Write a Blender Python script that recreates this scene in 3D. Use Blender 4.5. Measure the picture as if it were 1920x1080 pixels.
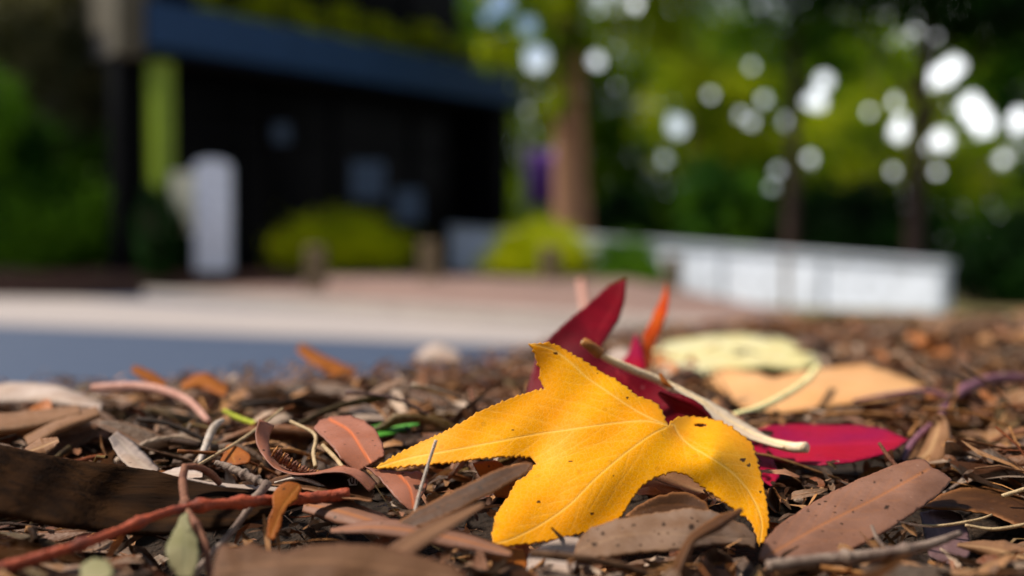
import bpy, math, random
import numpy as np
from mathutils import Vector, Matrix
from mathutils.geometry import delaunay_2d_cdt
R = math.radians
rng = np.random.default_rng(7)
random.seed(7)
scene = bpy.context.scene
for o in list(bpy.data.objects): bpy.data.objects.remove(o)
COL = scene.collection

# ------------------------------------------------------------ camera
CAMZ, PITCH, F = 0.08, R(1.227), 35/36*1920.0
cam = bpy.data.cameras.new('camera'); camo = bpy.data.objects.new('camera', cam); COL.objects.link(camo)
camo.location = (0, 0, CAMZ); camo.rotation_euler = (R(90)-PITCH, 0, 0)
cam.lens = 35; cam.sensor_width = 36; cam.clip_start = 0.02; cam.clip_end = 2000
cam.dof.use_dof = True; cam.dof.focus_distance = 0.296; cam.dof.aperture_fstop = 4.7
scene.camera = camo
# ------------------------------------------------------------ world, sun, exposure
SUN_EL, SUN_AZ = 54, -86          # azimuth clockwise from the view direction
w = bpy.data.worlds.new('World'); scene.world = w; w.use_nodes = True
nt = w.node_tree; nt.nodes.clear()
wo = nt.nodes.new('ShaderNodeOutputWorld'); bg = nt.nodes.new('ShaderNodeBackground')
sky = nt.nodes.new('ShaderNodeTexSky'); sky.sky_type = 'NISHITA'; sky.sun_disc = False
sky.sun_elevation = R(SUN_EL); sky.sun_rotation = R(SUN_AZ)
sky.dust_density = 1.5
bg.inputs[1].default_value = 0.066
# bright broken cloud low in the sky
gen = nt.nodes.new('ShaderNodeTexCoord'); cn = nt.nodes.new('ShaderNodeTexNoise'); cn.inputs['Scale'].default_value = 3.2; cn.inputs['Detail'].default_value = 4
cr = nt.nodes.new('ShaderNodeMapRange'); cr.inputs[1].default_value = .42; cr.inputs[2].default_value = .56
sx = nt.nodes.new('ShaderNodeSeparateXYZ'); er = nt.nodes.new('ShaderNodeMapRange'); er.inputs[1].default_value = .42; er.inputs[2].default_value = .26
mm = nt.nodes.new('ShaderNodeMath'); mm.operation = 'MULTIPLY'; mx = nt.nodes.new('ShaderNodeMix'); mx.data_type = 'RGBA'; mx.inputs[7].default_value = (18, 18.5, 19, 1)
L_ = nt.links.new; L_(gen.outputs['Generated'], cn.inputs['Vector']); L_(cn.outputs['Fac'], cr.inputs[0]); L_(gen.outputs['Generated'], sx.inputs[0]); L_(sx.outputs[2], er.inputs[0])
L_(cr.outputs[0], mm.inputs[0]); L_(er.outputs[0], mm.inputs[1]); L_(mm.outputs[0], mx.inputs[0]); L_(sky.outputs[0], mx.inputs[6]); L_(mx.outputs[2], bg.inputs[0]); nt.links.new(bg.outputs[0], wo.inputs[0])
sl = bpy.data.lights.new('sun', 'SUN'); sl.energy = 3.7; sl.angle = R(5); sl.color = (1, .93, .82)
so = bpy.data.objects.new('sun', sl); COL.objects.link(so)
sd = Vector((math.sin(R(SUN_AZ))*math.cos(R(SUN_EL)), math.cos(R(SUN_AZ))*math.cos(R(SUN_EL)), math.sin(R(SUN_EL))))
so.rotation_euler = sd.to_track_quat('Z', 'Y').to_euler()
vs = scene.view_settings; vs.view_transform = 'Standard'; vs.look = 'None'; vs.exposure = 0.8; vs.gamma = 1; vs.use_curve_mapping = False
scene.cycles.max_bounces = 6; scene.cycles.transparent_max_bounces = 6
scene.cycles.use_denoising = True

# ------------------------------------------------------------ projection helpers
cp, sp = math.cos(PITCH), math.sin(PITCH)
def P(px, py, d):
    px, py, d = np.broadcast_arrays(np.asarray(px, float), np.asarray(py, float), np.asarray(d, float))
    a = (px-960)/F; b = -(py-540)/F
    return np.stack([d*a, d*(cp+b*sp), CAMZ+d*(-sp+b*cp)], -1)
def proj(v):
    v = np.asarray(v); x, y, z = v[..., 0], v[..., 1], v[..., 2]-CAMZ
    d = y*cp - z*sp; b = (y*sp + z*cp)
    d = np.where(d < 1e-4, 1e-4, d)
    return 960+F*x/d, 540-F*b/d, d

# ------------------------------------------------------------ node helpers
def new_mat(name):
    m = bpy.data.materials.new(name); m.use_nodes = True
    t = m.node_tree; t.nodes.clear()
    return m, t
def nd(t, kind, **kw):
    n = t.nodes.new(kind)
    for k, v in kw.items():
        if isinstance(k, str) and hasattr(n, k): setattr(n, k, v)
    return n
def mixc(t, fac, a, b, mode='MIX'):
    n = t.nodes.new('ShaderNodeMix'); n.data_type = 'RGBA'; n.blend_type = mode
    for s, v in ((n.inputs[0], fac), (n.inputs[6], a), (n.inputs[7], b)):
        if hasattr(v, 'links') or hasattr(v, 'is_linked'): t.links.new(v, s)
        elif isinstance(v, (int, float)): s.default_value = v
        else: s.default_value = (*v, 1) if len(v) == 3 else v
    return n.outputs[2]
def mth(t, op, a, b=None, c=None, clamp=False):
    n = t.nodes.new('ShaderNodeMath'); n.operation = op; n.use_clamp = clamp
    for s, v in zip(n.inputs, (a, b, c)):
        if v is None: continue
        if isinstance(v, (int, float)): s.default_value = v
        else: t.links.new(v, s)
    return n.outputs[0]
def noise(t, vec, scale, detail=3, rough=.55, dist=0):
    n = t.nodes.new('ShaderNodeTexNoise'); n.inputs['Scale'].default_value = scale
    n.inputs['Detail'].default_value = detail; n.inputs['Roughness'].default_value = rough
    n.inputs['Distortion'].default_value = dist
    if vec is not None: t.links.new(vec, n.inputs['Vector'])
    return n.outputs['Fac']
def ramp(t, fac, lo, hi):
    n = t.nodes.new('ShaderNodeMapRange'); n.clamp = True
    n.inputs[1].default_value = lo; n.inputs[2].default_value = hi
    t.links.new(fac, n.inputs[0]); return n.outputs[0]
def finish(m, t, color, rough=.5, spec=.5, transl=0, tcol=None, bump=None, bstr=.3, bdist=.001, coat=0):
    out = nd(t, 'ShaderNodeOutputMaterial'); p = nd(t, 'ShaderNodeBsdfPrincipled')
    if isinstance(color, tuple): p.inputs['Base Color'].default_value = (*color, 1)
    else: t.links.new(color, p.inputs['Base Color'])
    if isinstance(rough, (int, float)): p.inputs['Roughness'].default_value = rough
    else: t.links.new(rough, p.inputs['Roughness'])
    p.inputs['Specular IOR Level'].default_value = spec
    p.inputs['Coat Weight'].default_value = coat
    if bump is not None:
        b = nd(t, 'ShaderNodeBump'); b.inputs['Strength'].default_value = bstr; b.inputs['Distance'].default_value = bdist
        t.links.new(bump, b.inputs['Height']); t.links.new(b.outputs[0], p.inputs['Normal'])
    if transl > 0:
        tr = nd(t, 'ShaderNodeBsdfTranslucent'); mx = nd(t, 'ShaderNodeMixShader'); mx.inputs[0].default_value = transl
        src = tcol if tcol is not None else color
        if isinstance(src, tuple): tr.inputs[0].default_value = (*src, 1)
        else: t.links.new(src, tr.inputs[0])
        t.links.new(p.outputs[0], mx.inputs[1]); t.links.new(tr.outputs[0], mx.inputs[2]); t.links.new(mx.outputs[0], out.inputs[0])
    else: t.links.new(p.outputs[0], out.inputs[0])
    return m
def objvec(t): return nd(t, 'ShaderNodeTexCoord').outputs['Object']
def rough_mat(name, c1, c2, scale, rough=.8, bstr=.4, bdist=.01, spec=.3, scale2=None):
    m, t = new_mat(name); v = objvec(t)
    n = noise(t, v, scale, 5); n2 = noise(t, v, scale2 or scale*8, 3)
    c = mixc(t, ramp(t, n, .3, .7), c1, c2)
    c = mixc(t, ramp(t, n2, .35, .75), c, tuple(x*.6 for x in c1))
    return finish(m, t, c, rough, spec, bump=n2, bstr=bstr, bdist=bdist)

def litter_mat(name, src, gloss=.5):
    """dry leaf: colour from object colour or from a face colour attribute, midrib and side veins from UV"""
    m, t = new_mat(name); v = objvec(t)
    if src == 'object': base = nd(t, 'ShaderNodeObjectInfo').outputs['Color']
    else:
        a = nd(t, 'ShaderNodeAttribute'); a.attribute_name = 'tint'; base = a.outputs['Color']
    uv = nd(t, 'ShaderNodeUVMap'); sep = nd(t, 'ShaderNodeSeparateXYZ'); t.links.new(uv.outputs[0], sep.inputs[0])
    u, vv = sep.outputs[0], sep.outputs[1]
    av = mth(t, 'ABSOLUTE', vv)
    big = noise(t, v, 70, 4); fine = noise(t, v, 520, 4, .6); grain = noise(t, v, 1500, 2)
    c = mixc(t, mth(t, 'MULTIPLY', ramp(t, big, .42, .68), .6), base, mixc(t, 1.0, base, (.42, .30, .20), 'MULTIPLY'))
    c = mixc(t, mth(t, 'MULTIPLY', ramp(t, fine, .35, .7), .35), c, mixc(t, .5, base, (.55, .42, .34)))
    # freckles
    vo = nd(t, 'ShaderNodeTexVoronoi'); vo.inputs['Scale'].default_value = 380; t.links.new(v, vo.inputs['Vector'])
    fr = mth(t, 'MULTIPLY', mth(t, 'LESS_THAN', vo.outputs['Distance'], .20), ramp(t, big, .40, .6))
    c = mixc(t, mth(t, 'MULTIPLY', fr, .75), c, (.018, .010, .006))
    # midrib and side veins
    rib = mth(t, 'SUBTRACT', 1.0, ramp(t, av, .02, .10))
    side = mth(t, 'SINE', mth(t, 'ADD', mth(t, 'MULTIPLY', u, 150), mth(t, 'MULTIPLY', av, -26)))
    side = ramp(t, side, .55, 1.0)
    c = mixc(t, mth(t, 'MULTIPLY', side, .16), c, (.5, .32, .2))
    c = mixc(t, mth(t, 'MULTIPLY', rib, .55), c, mixc(t, .6, base, (.55, .22, .09)))
    edge = ramp(t, av, .88, 1.0)
    c = mixc(t, mth(t, 'MULTIPLY', edge, .45), c, mixc(t, .6, base, (.30, .12, .05)))
    h = mth(t, 'ADD', mth(t, 'ADD', mth(t, 'MULTIPLY', rib, 1.3), mth(t, 'MULTIPLY', side, .35)), mth(t, 'ADD', fine, mth(t, 'MULTIPLY', grain, .4)))
    rg = mth(t, 'ADD', gloss-.14, mth(t, 'MULTIPLY', big, .35))
    return finish(m, t, c, rg, .22, .10, c, h, .6, .0006)
def hero_mat(name, c1, c2, cv, rough=.45, transl=.15, spots=.5, nscale=60, spec=.5, rimc=None, vstr=.8, tcol=None, cell=900, fold=.35):
    spec *= .45; rough += .08
    """traced leaf: vein / rim / mark attributes plus mottling"""
    m, t = new_mat(name); v = objvec(t)
    def at(n):
        a = nd(t, 'ShaderNodeAttribute'); a.attribute_name = n; return a.outputs['Fac']
    vein, rim, mark = at('vein'), at('rim'), at('mark')
    big = noise(t, v, nscale, 4); fine = noise(t, v, nscale*9, 4); 
    c = mixc(t, ramp(t, big, .36, .66), c1, c2)
    c = mixc(t, mth(t, 'MULTIPLY', ramp(t, fine, .45, .75), .22), c, tuple(x*.68 for x in c1))
    c = mixc(t, mth(t, 'MULTIPLY', ramp(t, noise(t, v, nscale*.45, 3), .50, .66), .35), c, tuple(x*y for x, y in zip(c1, (.93, .80, .6))))
    vo = nd(t, 'ShaderNodeTexVoronoi'); vo.feature = 'DISTANCE_TO_EDGE'; vo.inputs['Scale'].default_value = cell; t.links.new(v, vo.inputs['Vector'])
    net = mth(t, 'SUBTRACT', 1.0, ramp(t, vo.outputs['Distance'], 0, .12))
    c = mixc(t, mth(t, 'MULTIPLY', net, .16), c, cv)
    vf = nd(t, 'ShaderNodeTexVoronoi'); vf.inputs['Scale'].default_value = nscale*5; t.links.new(v, vf.inputs['Vector'])
    fr = mth(t, 'MULTIPLY', mth(t, 'LESS_THAN', vf.outputs['Distance'], .16), ramp(t, noise(t, v, nscale*1.7, 2), .42, .56))
    c = mixc(t, mth(t, 'MULTIPLY', fr, spots), c, (.03, .014, .006))
    c = mixc(t, mth(t, 'MULTIPLY', vein, vstr), c, cv)
    c = mixc(t, mth(t, 'MULTIPLY', rim, .7), c, rimc or tuple(x*.5 for x in c1))
    sc_ = nd(t, 'ShaderNodeMapping'); sc_.inputs['Scale'].default_value = (1, .16, 1); sc_.inputs['Rotation'].default_value = (0, .4, .7); t.links.new(v, sc_.inputs[0])
    c = mixc(t, mth(t, 'MULTIPLY', ramp(t, noise(t, sc_.outputs[0], nscale*14, 2), .70, .78), .35), c, tuple(min(1, x*1.1+.12) for x in c2))
    c = mixc(t, mark, c, (.03, .015, .008))
    h = mth(t, 'ADD', mth(t, 'ADD', mth(t, 'MULTIPLY', vein, -1.0), mth(t, 'MULTIPLY', net, -.12)), mth(t, 'ADD', mth(t, 'MULTIPLY', fine, .22), mth(t, 'MULTIPLY', big, 3.5)))
    return finish(m, t, c, mth(t, 'ADD', rough-.1, mth(t, 'MULTIPLY', fine, .25)), spec, transl, tcol or c, h, .35, .0003)
def stem_mat(name, c1, c2, rough=.6, scale=260, src=None):
    rough = min(.9, rough+.1)
    m, t = new_mat(name); v = objvec(t)
    b = noise(t, v, scale, 4); f = noise(t, v, scale*6, 3)
    if src == 'object': c1s = nd(t, 'ShaderNodeObjectInfo').outputs['Color']
    elif src == 'attr':
        a = nd(t, 'ShaderNodeAttribute'); a.attribute_name = 'tint'; c1s = a.outputs['Color']
    else: c1s = c1
    c2s = c2 if src is None else mixc(t, 1.0, c1s, (.5, .4, .32), 'MULTIPLY')
    c = mixc(t, ramp(t, b, .4, .65), c1s, c2s)
    c = mixc(t, mth(t, 'MULTIPLY', ramp(t, f, .55, .75), .6), c, (.03, .018, .012))
    return finish(m, t, c, rough, .2, 0, None, f, .7, .0005)
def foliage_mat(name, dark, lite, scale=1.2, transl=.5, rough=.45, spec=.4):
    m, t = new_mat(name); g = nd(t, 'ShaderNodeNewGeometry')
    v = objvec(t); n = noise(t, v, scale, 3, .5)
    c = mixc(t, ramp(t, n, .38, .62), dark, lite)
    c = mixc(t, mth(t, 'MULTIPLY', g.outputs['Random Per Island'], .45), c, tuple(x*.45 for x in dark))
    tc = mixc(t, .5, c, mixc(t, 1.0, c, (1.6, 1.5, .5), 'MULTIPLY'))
    return finish(m, t, c, rough, spec, transl, tc)

# ------------------------------------------------------------ object helpers
def tag(o, label=None, cat=None, group=None, kind=None):
    if label: o['label'] = label
    if cat: o['category'] = cat
    if group: o['group'] = group
    if kind: o['kind'] = kind
    return o
def empty(name, loc=(0, 0, 0), rz=0):
    o = bpy.data.objects.new(name, None); COL.objects.link(o); o.location = loc; o.rotation_euler[2] = rz
    o.empty_display_size = .05
    return o
def link(name, me, mat=None, parent=None, loc=None):
    o = bpy.data.objects.new(name, me); COL.objects.link(o)
    if mat is not None and not me.materials: me.materials.append(mat)
    if parent is not None: o.parent = parent
    if loc is not None: o.location = loc
    return o
def mesh_np(name, V, faces, smooth=True, center=False, attrs=None, uv=None):
    V = np.asarray(V, float); c = V.mean(0) if center else np.zeros(3)
    me = bpy.data.meshes.new(name)
    if isinstance(faces, np.ndarray):
        n, k = faces.shape
        me.vertices.add(len(V)); me.vertices.foreach_set('co', (V-c).ravel())
        me.loops.add(n*k); me.loops.foreach_set('vertex_index', faces.ravel().astype(np.int32))
        me.polygons.add(n); me.polygons.foreach_set('loop_start', np.arange(n, dtype=np.int32)*k)
        me.polygons.foreach_set('loop_total', np.full(n, k, np.int32))
    else: me.from_pydata([tuple(x) for x in (V-c)], [], faces)
    me.update(calc_edges=True)
    if smooth: me.polygons.foreach_set('use_smooth', np.ones(len(me.polygons), bool))
    for k, a in (attrs or {}).items():
        a = np.asarray(a, np.float32)
        if a.ndim == 1:
            at = me.attributes.new(k, 'FLOAT', 'POINT'); at.data.foreach_set('value', a)
        else:
            at = me.attributes.new(k, 'FLOAT_COLOR', 'POINT'); at.data.foreach_set('color', np.c_[a, np.ones(len(a))].astype(np.float32).ravel())
    if uv is not None:
        L = me.uv_layers.new(name='UVMap'); idx = np.empty(len(me.loops), np.int32); me.loops.foreach_get('vertex_index', idx)
        L.data.foreach_set('uv', np.asarray(uv, np.float32)[idx].ravel())
    me.validate()
    return (me, c) if center else me
class MB:
    """collects boxes and tubes into one mesh"""
    def __init__(s): s.v = []; s.f = []
    def box(s, x0, x1, y0, y1, z0, z1, M=None):
        b = len(s.v)
        for x in (x0, x1):
            for y in (y0, y1):
                for z in (z0, z1):
                    p = Vector((x, y, z)); s.v.append(tuple(M @ p if M else p))
        s.f += [tuple(b+i for i in q) for q in ((0, 1, 3, 2), (4, 6, 7, 5), (0, 4, 5, 1), (2, 3, 7, 6), (0, 2, 6, 4), (1, 5, 7, 3))]
        return s
    def tube(s, pts, rad, n=8, cap=True, jit=0):
        b = len(s.v); pts = [Vector(p) for p in pts]; up = Vector((.12, .1, 1)); 
        for i, p in enumerate(pts):
            a = pts[max(0, i-1)]; c = pts[min(len(pts)-1, i+1)]; t = (c-a).normalized()
            x = t.cross(up); x = x.normalized() if x.length > .05 else Vector((1, 0, 0)); y = x.cross(t).normalized()
            r = rad[i] if hasattr(rad, '__len__') else rad
            for k in range(n):
                an = 2*math.pi*k/n; rr = r*(1+jit*(random.random()-.5))
                s.v.append(tuple(p + x*math.cos(an)*rr + y*math.sin(an)*rr))
        for i in range(len(pts)-1):
            for k in range(n):
                a0 = b+i*n+k; a1 = b+i*n+(k+1) % n
                s.f.append((a0, a1, a1+n, a0+n))
        if cap:
            s.f.append(tuple(b+k for k in range(n))[::-1]); e = b+(len(pts)-1)*n; s.f.append(tuple(e+k for k in range(n)))
        return s
    def build(s, name, mat, parent=None, smooth=False, bevel=0, center=False):
        V = np.array(s.v)
        if center: me, c = mesh_np(name, V, s.f, smooth, True)
        else: me, c = mesh_np(name, V, s.f, smooth), None
        o = link(name, me, mat, parent, c if center else None)
        if bevel:
            m = o.modifiers.new('bevel', 'BEVEL'); m.width = bevel; m.segments = 3
        return o
def smoothline(pts, n):
    """Catmull-Rom through rows of pts"""
    p = np.asarray(pts, float)
    if len(p) < 3:
        t = np.linspace(0, 1, n)[:, None]; return p[0]*(1-t)+p[-1]*t
    q = np.vstack([2*p[0]-p[1], p, 2*p[-1]-p[-2]])
    seg = np.linalg.norm(np.diff(p[:, :2], axis=0), axis=1); cs = np.r_[0, np.cumsum(seg)]; out = []
    for s in np.linspace(0, cs[-1], n):
        i = min(int(np.searchsorted(cs, s, side='right')-1), len(p)-2); t = (s-cs[i])/max(seg[i], 1e-9)
        a, b, c, d = q[i], q[i+1], q[i+2], q[i+3]
        out.append(.5*((2*b)+(-a+c)*t+(2*a-5*b+4*c-d)*t*t+(-a+3*b-3*c+d)*t**3))
    return np.array(out)
def inside(px, py, poly):
    px = np.asarray(px, float); py = np.asarray(py, float); r = np.zeros(px.shape, bool); n = len(poly)
    for i in range(n):
        x0, y0 = poly[i]; x1, y1 = poly[(i+1) % n]
        if y0 == y1: continue
        c = ((y0 > py) != (y1 > py)) & (px < (x1-x0)*(py-y0)/(y1-y0)+x0); r ^= c
    return r
def seg_dist(Q, A, B):
    """distance of points Q to polyline through A..B rows"""
    best = np.full(len(Q), 1e9)
    for a, b in zip(A, B):
        ab = b-a; L = max((ab**2).sum(), 1e-9); t = np.clip(((Q-a)@ab)/L, 0, 1)
        best = np.minimum(best, np.hypot(*(Q-(a+t[:, None]*ab)).T))
    return best
def tps(ctrl):
    c = np.array(ctrl, float); X = c[:, :2]/500; y = 1/c[:, 2]; n = len(c)
    if n < 3: raise ValueError
    def U(r): return np.where(r > 0, r*r*np.log(r+1e-12), 0)
    K = U(np.linalg.norm(X[:, None]-X[None], axis=2)) + 2e-3*np.eye(n)
    Pm = np.c_[np.ones(n), X]; A = np.zeros((n+3, n+3)); A[:n, :n] = K; A[:n, n:] = Pm; A[n:, :n] = Pm.T
    s = np.linalg.lstsq(A, np.r_[y, 0, 0, 0], rcond=None)[0]
    def f(q):
        q = np.asarray(q, float)/500
        return 1/(U(np.linalg.norm(q[:, None]-X[None], axis=2))@s[:n] + np.c_[np.ones(len(q)), q]@s[n:])
    return f
def traced(name, outline, ctrl, mat, veins=(), step=6, tooth=0, tooth_len=11, marks=(), holes=(), ripple=.0006, side=True,
           parent=None, thick=.00035, smooth_out=True, veinw=2.2, sideang=42, cup=0):
    """leaf of a traced outline laid on a curved surface at real depth; veins are rows of (px,py)"""
    O = np.array(outline, float)
    per = np.vstack([O, O[:1]]); L = np.r_[0, np.cumsum(np.hypot(*np.diff(per, axis=0).T))]
    es = min(step, 2.0) if tooth else step*.8
    s = np.arange(0, L[-1], es); B = np.c_[np.interp(s, L, per[:, 0]), np.interp(s, L, per[:, 1])]
    if smooth_out and not tooth:
        for _ in range(2): B = .5*B+.25*np.roll(B, 1, 0)+.25*np.roll(B, -1, 0)
    T = np.roll(B, -1, 0)-np.roll(B, 1, 0); T /= np.linalg.norm(T, axis=1)[:, None]+1e-9; N = np.c_[T[:, 1], -T[:, 0]]
    area = .5*np.sum(B[:, 0]*np.roll(B[:, 1], -1)-np.roll(B[:, 0], -1)*B[:, 1])
    if area < 0: N = -N
    lrng = np.random.default_rng(len(O)*17+int(O[0, 0]))
    if tooth:
        ph = np.zeros(len(B)); p = 0; k = tooth_len; amp = tooth; A = np.zeros(len(B))
        for i in range(len(B)):
            p += es/k
            if p >= 1: p = 0; k = tooth_len*lrng.uniform(.55, 1.5); amp = tooth*lrng.uniform(.3, 1.3)
            A[i] = amp*((1-p) if p > .25 else p*4*.75)
        B = B+N*(A-tooth*.4)[:, None]
    else:
        B = B+N*(np.convolve(np.tile(lrng.normal(0, 1.1, len(B)), 3), np.ones(3)/3, 'same')[len(B):2*len(B)])[:, None]
    x0, y0 = B.min(0)-2; x1, y1 = B.max(0)+2
    gx, gy = np.meshgrid(np.arange(x0, x1, step), np.arange(y0, y1, step*.87)); gx = gx+(np.arange(gx.shape[0]) % 2)[:, None]*step/2
    G = np.c_[gx.ravel(), gy.ravel()]; G = G[inside(G[:, 0], G[:, 1], B)]
    if len(G):
        keep = np.ones(len(G), bool)
        for i in range(0, len(G), 2000):
            keep[i:i+2000] = (np.hypot(G[i:i+2000, None, 0]-B[None, ::1, 0], G[i:i+2000, None, 1]-B[None, ::1, 1]).min(1) > step*.6)
        G = G[keep]
    allp = np.vstack([B, G]); nb = len(B)
    vv, ee, ff, *_ = delaunay_2d_cdt([Vector(p) for p in allp], [(i, (i+1) % nb) for i in range(nb)], [], 1, 1e-4)
    Q = np.array([tuple(v) for v in vv]); fa = np.array([f for f in ff if len(f) == 3])
    cen = Q[fa].mean(1); ok = inside(cen[:, 0], cen[:, 1], B)
    for hx, hy, hw, hh in holes: ok &= ((cen[:, 0]-hx)/hw)**2+((cen[:, 1]-hy)/hh)**2 > 1
    fa = fa[ok]; used = np.unique(fa); remap = -np.ones(len(Q), int); remap[used] = np.arange(len(used)); Q = Q[used]; fa = remap[fa]
    dB = np.concatenate([np.hypot(Q[i:i+3000, None, 0]-B[None, :, 0], Q[i:i+3000, None, 1]-B[None, :, 1]).min(1) for i in range(0, len(Q), 3000)])
    vein = np.zeros(len(Q)); ridge = np.zeros(len(Q))
    for V0 in veins:
        V = smoothline(V0, 30); d = seg_dist(Q, V[:-1], V[1:])
        tl = np.linspace(1.0, .45, 29)
        vein = np.maximum(vein, np.exp(-(d/veinw)**2)); ridge = np.maximum(ridge, np.exp(-(d/(veinw*5))**2))
        if side:
            tot = np.hypot(*np.diff(V, axis=0).T).sum()
            for j in range(3, 27, 3):
                for sg in (-1, 1):
                    jj = min(28, max(1, j+(1 if sg > 0 else 0))); t = V[jj+1 if jj < 29 else jj]-V[jj-1]; t = t/np.linalg.norm(t)
                    a = R(sideang+lrng.uniform(-7, 7))*sg; dr = np.array([t[0]*math.cos(a)-t[1]*math.sin(a), t[0]*math.sin(a)+t[1]*math.cos(a)])
                    ln = tot*.34*(1-j/34)*lrng.uniform(.7, 1.1); cur = [V[jj]]
                    for q in range(6):
                        dr = dr*.86+t*.14; dr /= np.linalg.norm(dr); cur.append(cur[-1]+dr*ln/6)
                    cur = np.array(cur); dd = seg_dist(Q, cur[:-1], cur[1:])
                    vein = np.maximum(vein, .24*np.exp(-(dd/(veinw*.8))**2)); ridge = np.maximum(ridge, .35*np.exp(-(dd/(veinw*3))**2))
    mark = np.zeros(len(Q))
    for mx, my, mr in marks: mark = np.maximum(mark, (np.hypot(Q[:, 0]-mx, (Q[:, 1]-my)*1.5) < mr).astype(float))
    rim = np.exp(-(dB/max(step*.7, 1.5))**2)
    d = tps(ctrl)(Q)
    rp = np.sin(Q[:, 0]/47+1.3)*np.cos(Q[:, 1]/31+.5)+.6*np.sin(Q[:, 0]/19+Q[:, 1]/23)
    d = d*(1+0.0)+ripple*rp+ridge*.00005*(d/.3)-cup*np.clip(dB/60, 0, 1)
    V3 = P(Q[:, 0], Q[:, 1], d)
    # face towards the camera
    a, b, c = V3[fa[:, 0]], V3[fa[:, 1]], V3[fa[:, 2]]; nn = np.cross(b-a, c-a); fl = (nn*(V3[fa[:, 0]]-np.array([0, 0, CAMZ]))).sum(1) > 0
    fa[fl] = fa[fl][:, ::-1]
    me, ce = mesh_np(name, V3, fa.astype(np.int32), True, True, {'vein': vein, 'rim': rim, 'mark': mark})
    o = link(name, me, mat, parent, ce if parent is None else (Vector(ce)-parent.location))
    if thick:
        md = o.modifiers.new('thickness', 'SOLIDIFY'); md.thickness = thick; md.offset = -1
    HEROES.append((B, V3.mean(0)))
    return o
HEROES = []
def band(name, pts, widths, mat, tilt=0, curl=0, nv=9, n=60, parent=None, vein=True, thick=.0003, edge=1.0):
    """leaf blade along centre points (px,py,depth) with widths in px; tilt/curl shift the edges in depth (metres)"""
    C = smoothline(pts, n); W = np.interp(np.linspace(0, 1, n), np.linspace(0, 1, len(widths)), widths)
    T = np.gradient(C[:, :2], axis=0); T /= np.linalg.norm(T, axis=1)[:, None]+1e-9; N = np.c_[-T[:, 1], T[:, 0]]
    lr = np.random.default_rng(int(abs(pts[0][0]*3+pts[0][1]))); v = np.linspace(-1, 1, nv); V = []; uv = []; va = []; rim = []
    sg_ = -1 if C[-1, 0] > C[0, 0] else 1
    tl = tilt if hasattr(tilt, '__len__') else [tilt]; tl = np.interp(np.linspace(0, 1, n), np.linspace(0, 1, len(tl)), tl)
    cl = curl if hasattr(curl, '__len__') else [curl]; cl = np.interp(np.linspace(0, 1, n), np.linspace(0, 1, len(cl)), cl)
    e1 = np.convolve(lr.normal(0, edge, n+4), np.ones(5)/5, 'valid'); e2 = np.convolve(lr.normal(0, edge, n+4), np.ones(5)/5, 'valid')
    for i in range(n):
        for x in v:
            off = x*W[i]/2+(e1[i] if x < 0 else e2[i])*abs(x); q = C[i, :2]+N[i]*off
            V.append(P(q[0], q[1], C[i, 2]+sg_*tl[i]*x-cl[i]*(1-x*x))); uv.append((i/n, x)); va.append(math.exp(-(x/.09)**2)); rim.append(1.0 if abs(x) > .97 else 0)
    V = np.array(V); f = []
    for i in range(n-1):
        for j in range(nv-1):
            a = i*nv+j; f.append((a, a+1, a+nv+1, a+nv))
    me, ce = mesh_np(name, V, np.array(f, np.int32), True, True, {'vein': np.array(va)*(1 if vein else 0), 'rim': np.array(rim), 'mark': np.zeros(len(V))}, uv)
    o = link(name, me, mat, parent, ce if parent is None else (Vector(ce)-parent.location))
    md = o.modifiers.new('thickness', 'SOLIDIFY'); md.thickness = thick; md.offset = 0
    return o
def stem(name, pts, rpx, mat, n=40, parent=None, jit=.12, nodes=()):
    C = smoothline(pts, n); r = np.interp(np.linspace(0, 1, n), np.linspace(0, 1, len(rpx)), rpx)*C[:, 2]/F
    for u in nodes: r = r*(1+.55*np.exp(-((np.linspace(0, 1, n)-u)/.018)**2))
    V = P(C[:, 0], C[:, 1], C[:, 2]); mb = MB(); mb.tube(V, r, 10, True, jit)
    V = np.array(mb.v); me, ce = mesh_np(name, V, mb.f, True, True)
    return link(name, me, mat, parent, ce if parent is None else (Vector(ce)-parent.location))

# ------------------------------------------------------------ ground shape
EX = [-3, -.35, -.1, .015, .14, .3, .8, 2.0, 4.0]; EY = [.3, .46, .56, .74, 1.0, 1.2, 1.3, 1.5, 1.9]
def sm(a, b, x): t = np.clip((x-a)/(b-a), 0, 1); return t*t*(3-2*t)
def S(x, y):
    x = np.asarray(x, float); y = np.asarray(y, float)
    z = .013*sm(.262, .335, y)
    z = z+.003*np.sin(x*23+1)*np.cos(y*17)+.002*np.sin(x*51+y*37)
    e = y-np.interp(x, EX, EY)
    return z-.36*sm(.03, 1.0, e)
ROADZ, PAVZ = -.30, -.20

# ------------------------------------------------------------ the setting: ground, road, pavement, bed
m_ground = rough_mat('ground_earth', (.16, .11, .05), (.10, .12, .02), .6, .95, .5, .05)
link('ground', mesh_np('ground', [(-300, -60, -.34), (300, -60, -.34), (300, 500, -.34), (-300, 500, -.34)], [(0, 1, 2, 3)], False), m_ground)['kind'] = 'structure'
m_soil = rough_mat('mulch_soil', (.016, .009, .005), (.045, .024, .012), 60, .95, .8, .004, scale2=420)
xs = np.r_[np.linspace(-3, -.5, 14), np.linspace(-.46, .5, 90), np.linspace(.55, 5, 50)]; ys = np.r_[np.linspace(-.6, .18, 10), np.linspace(.2, .8, 80), np.linspace(.83, 7, 90)]
X, Y = np.meshgrid(xs, ys); Z = S(X, Y)-.012+rng.normal(0, .0012, X.shape)*(Y < 1.5)
V = np.c_[X.ravel(), Y.ravel(), Z.ravel()]; nx = len(xs); i, j = np.meshgrid(np.arange(len(ys)-1), np.arange(nx-1), indexing='ij'); a = (i*nx+j).ravel()
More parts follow.
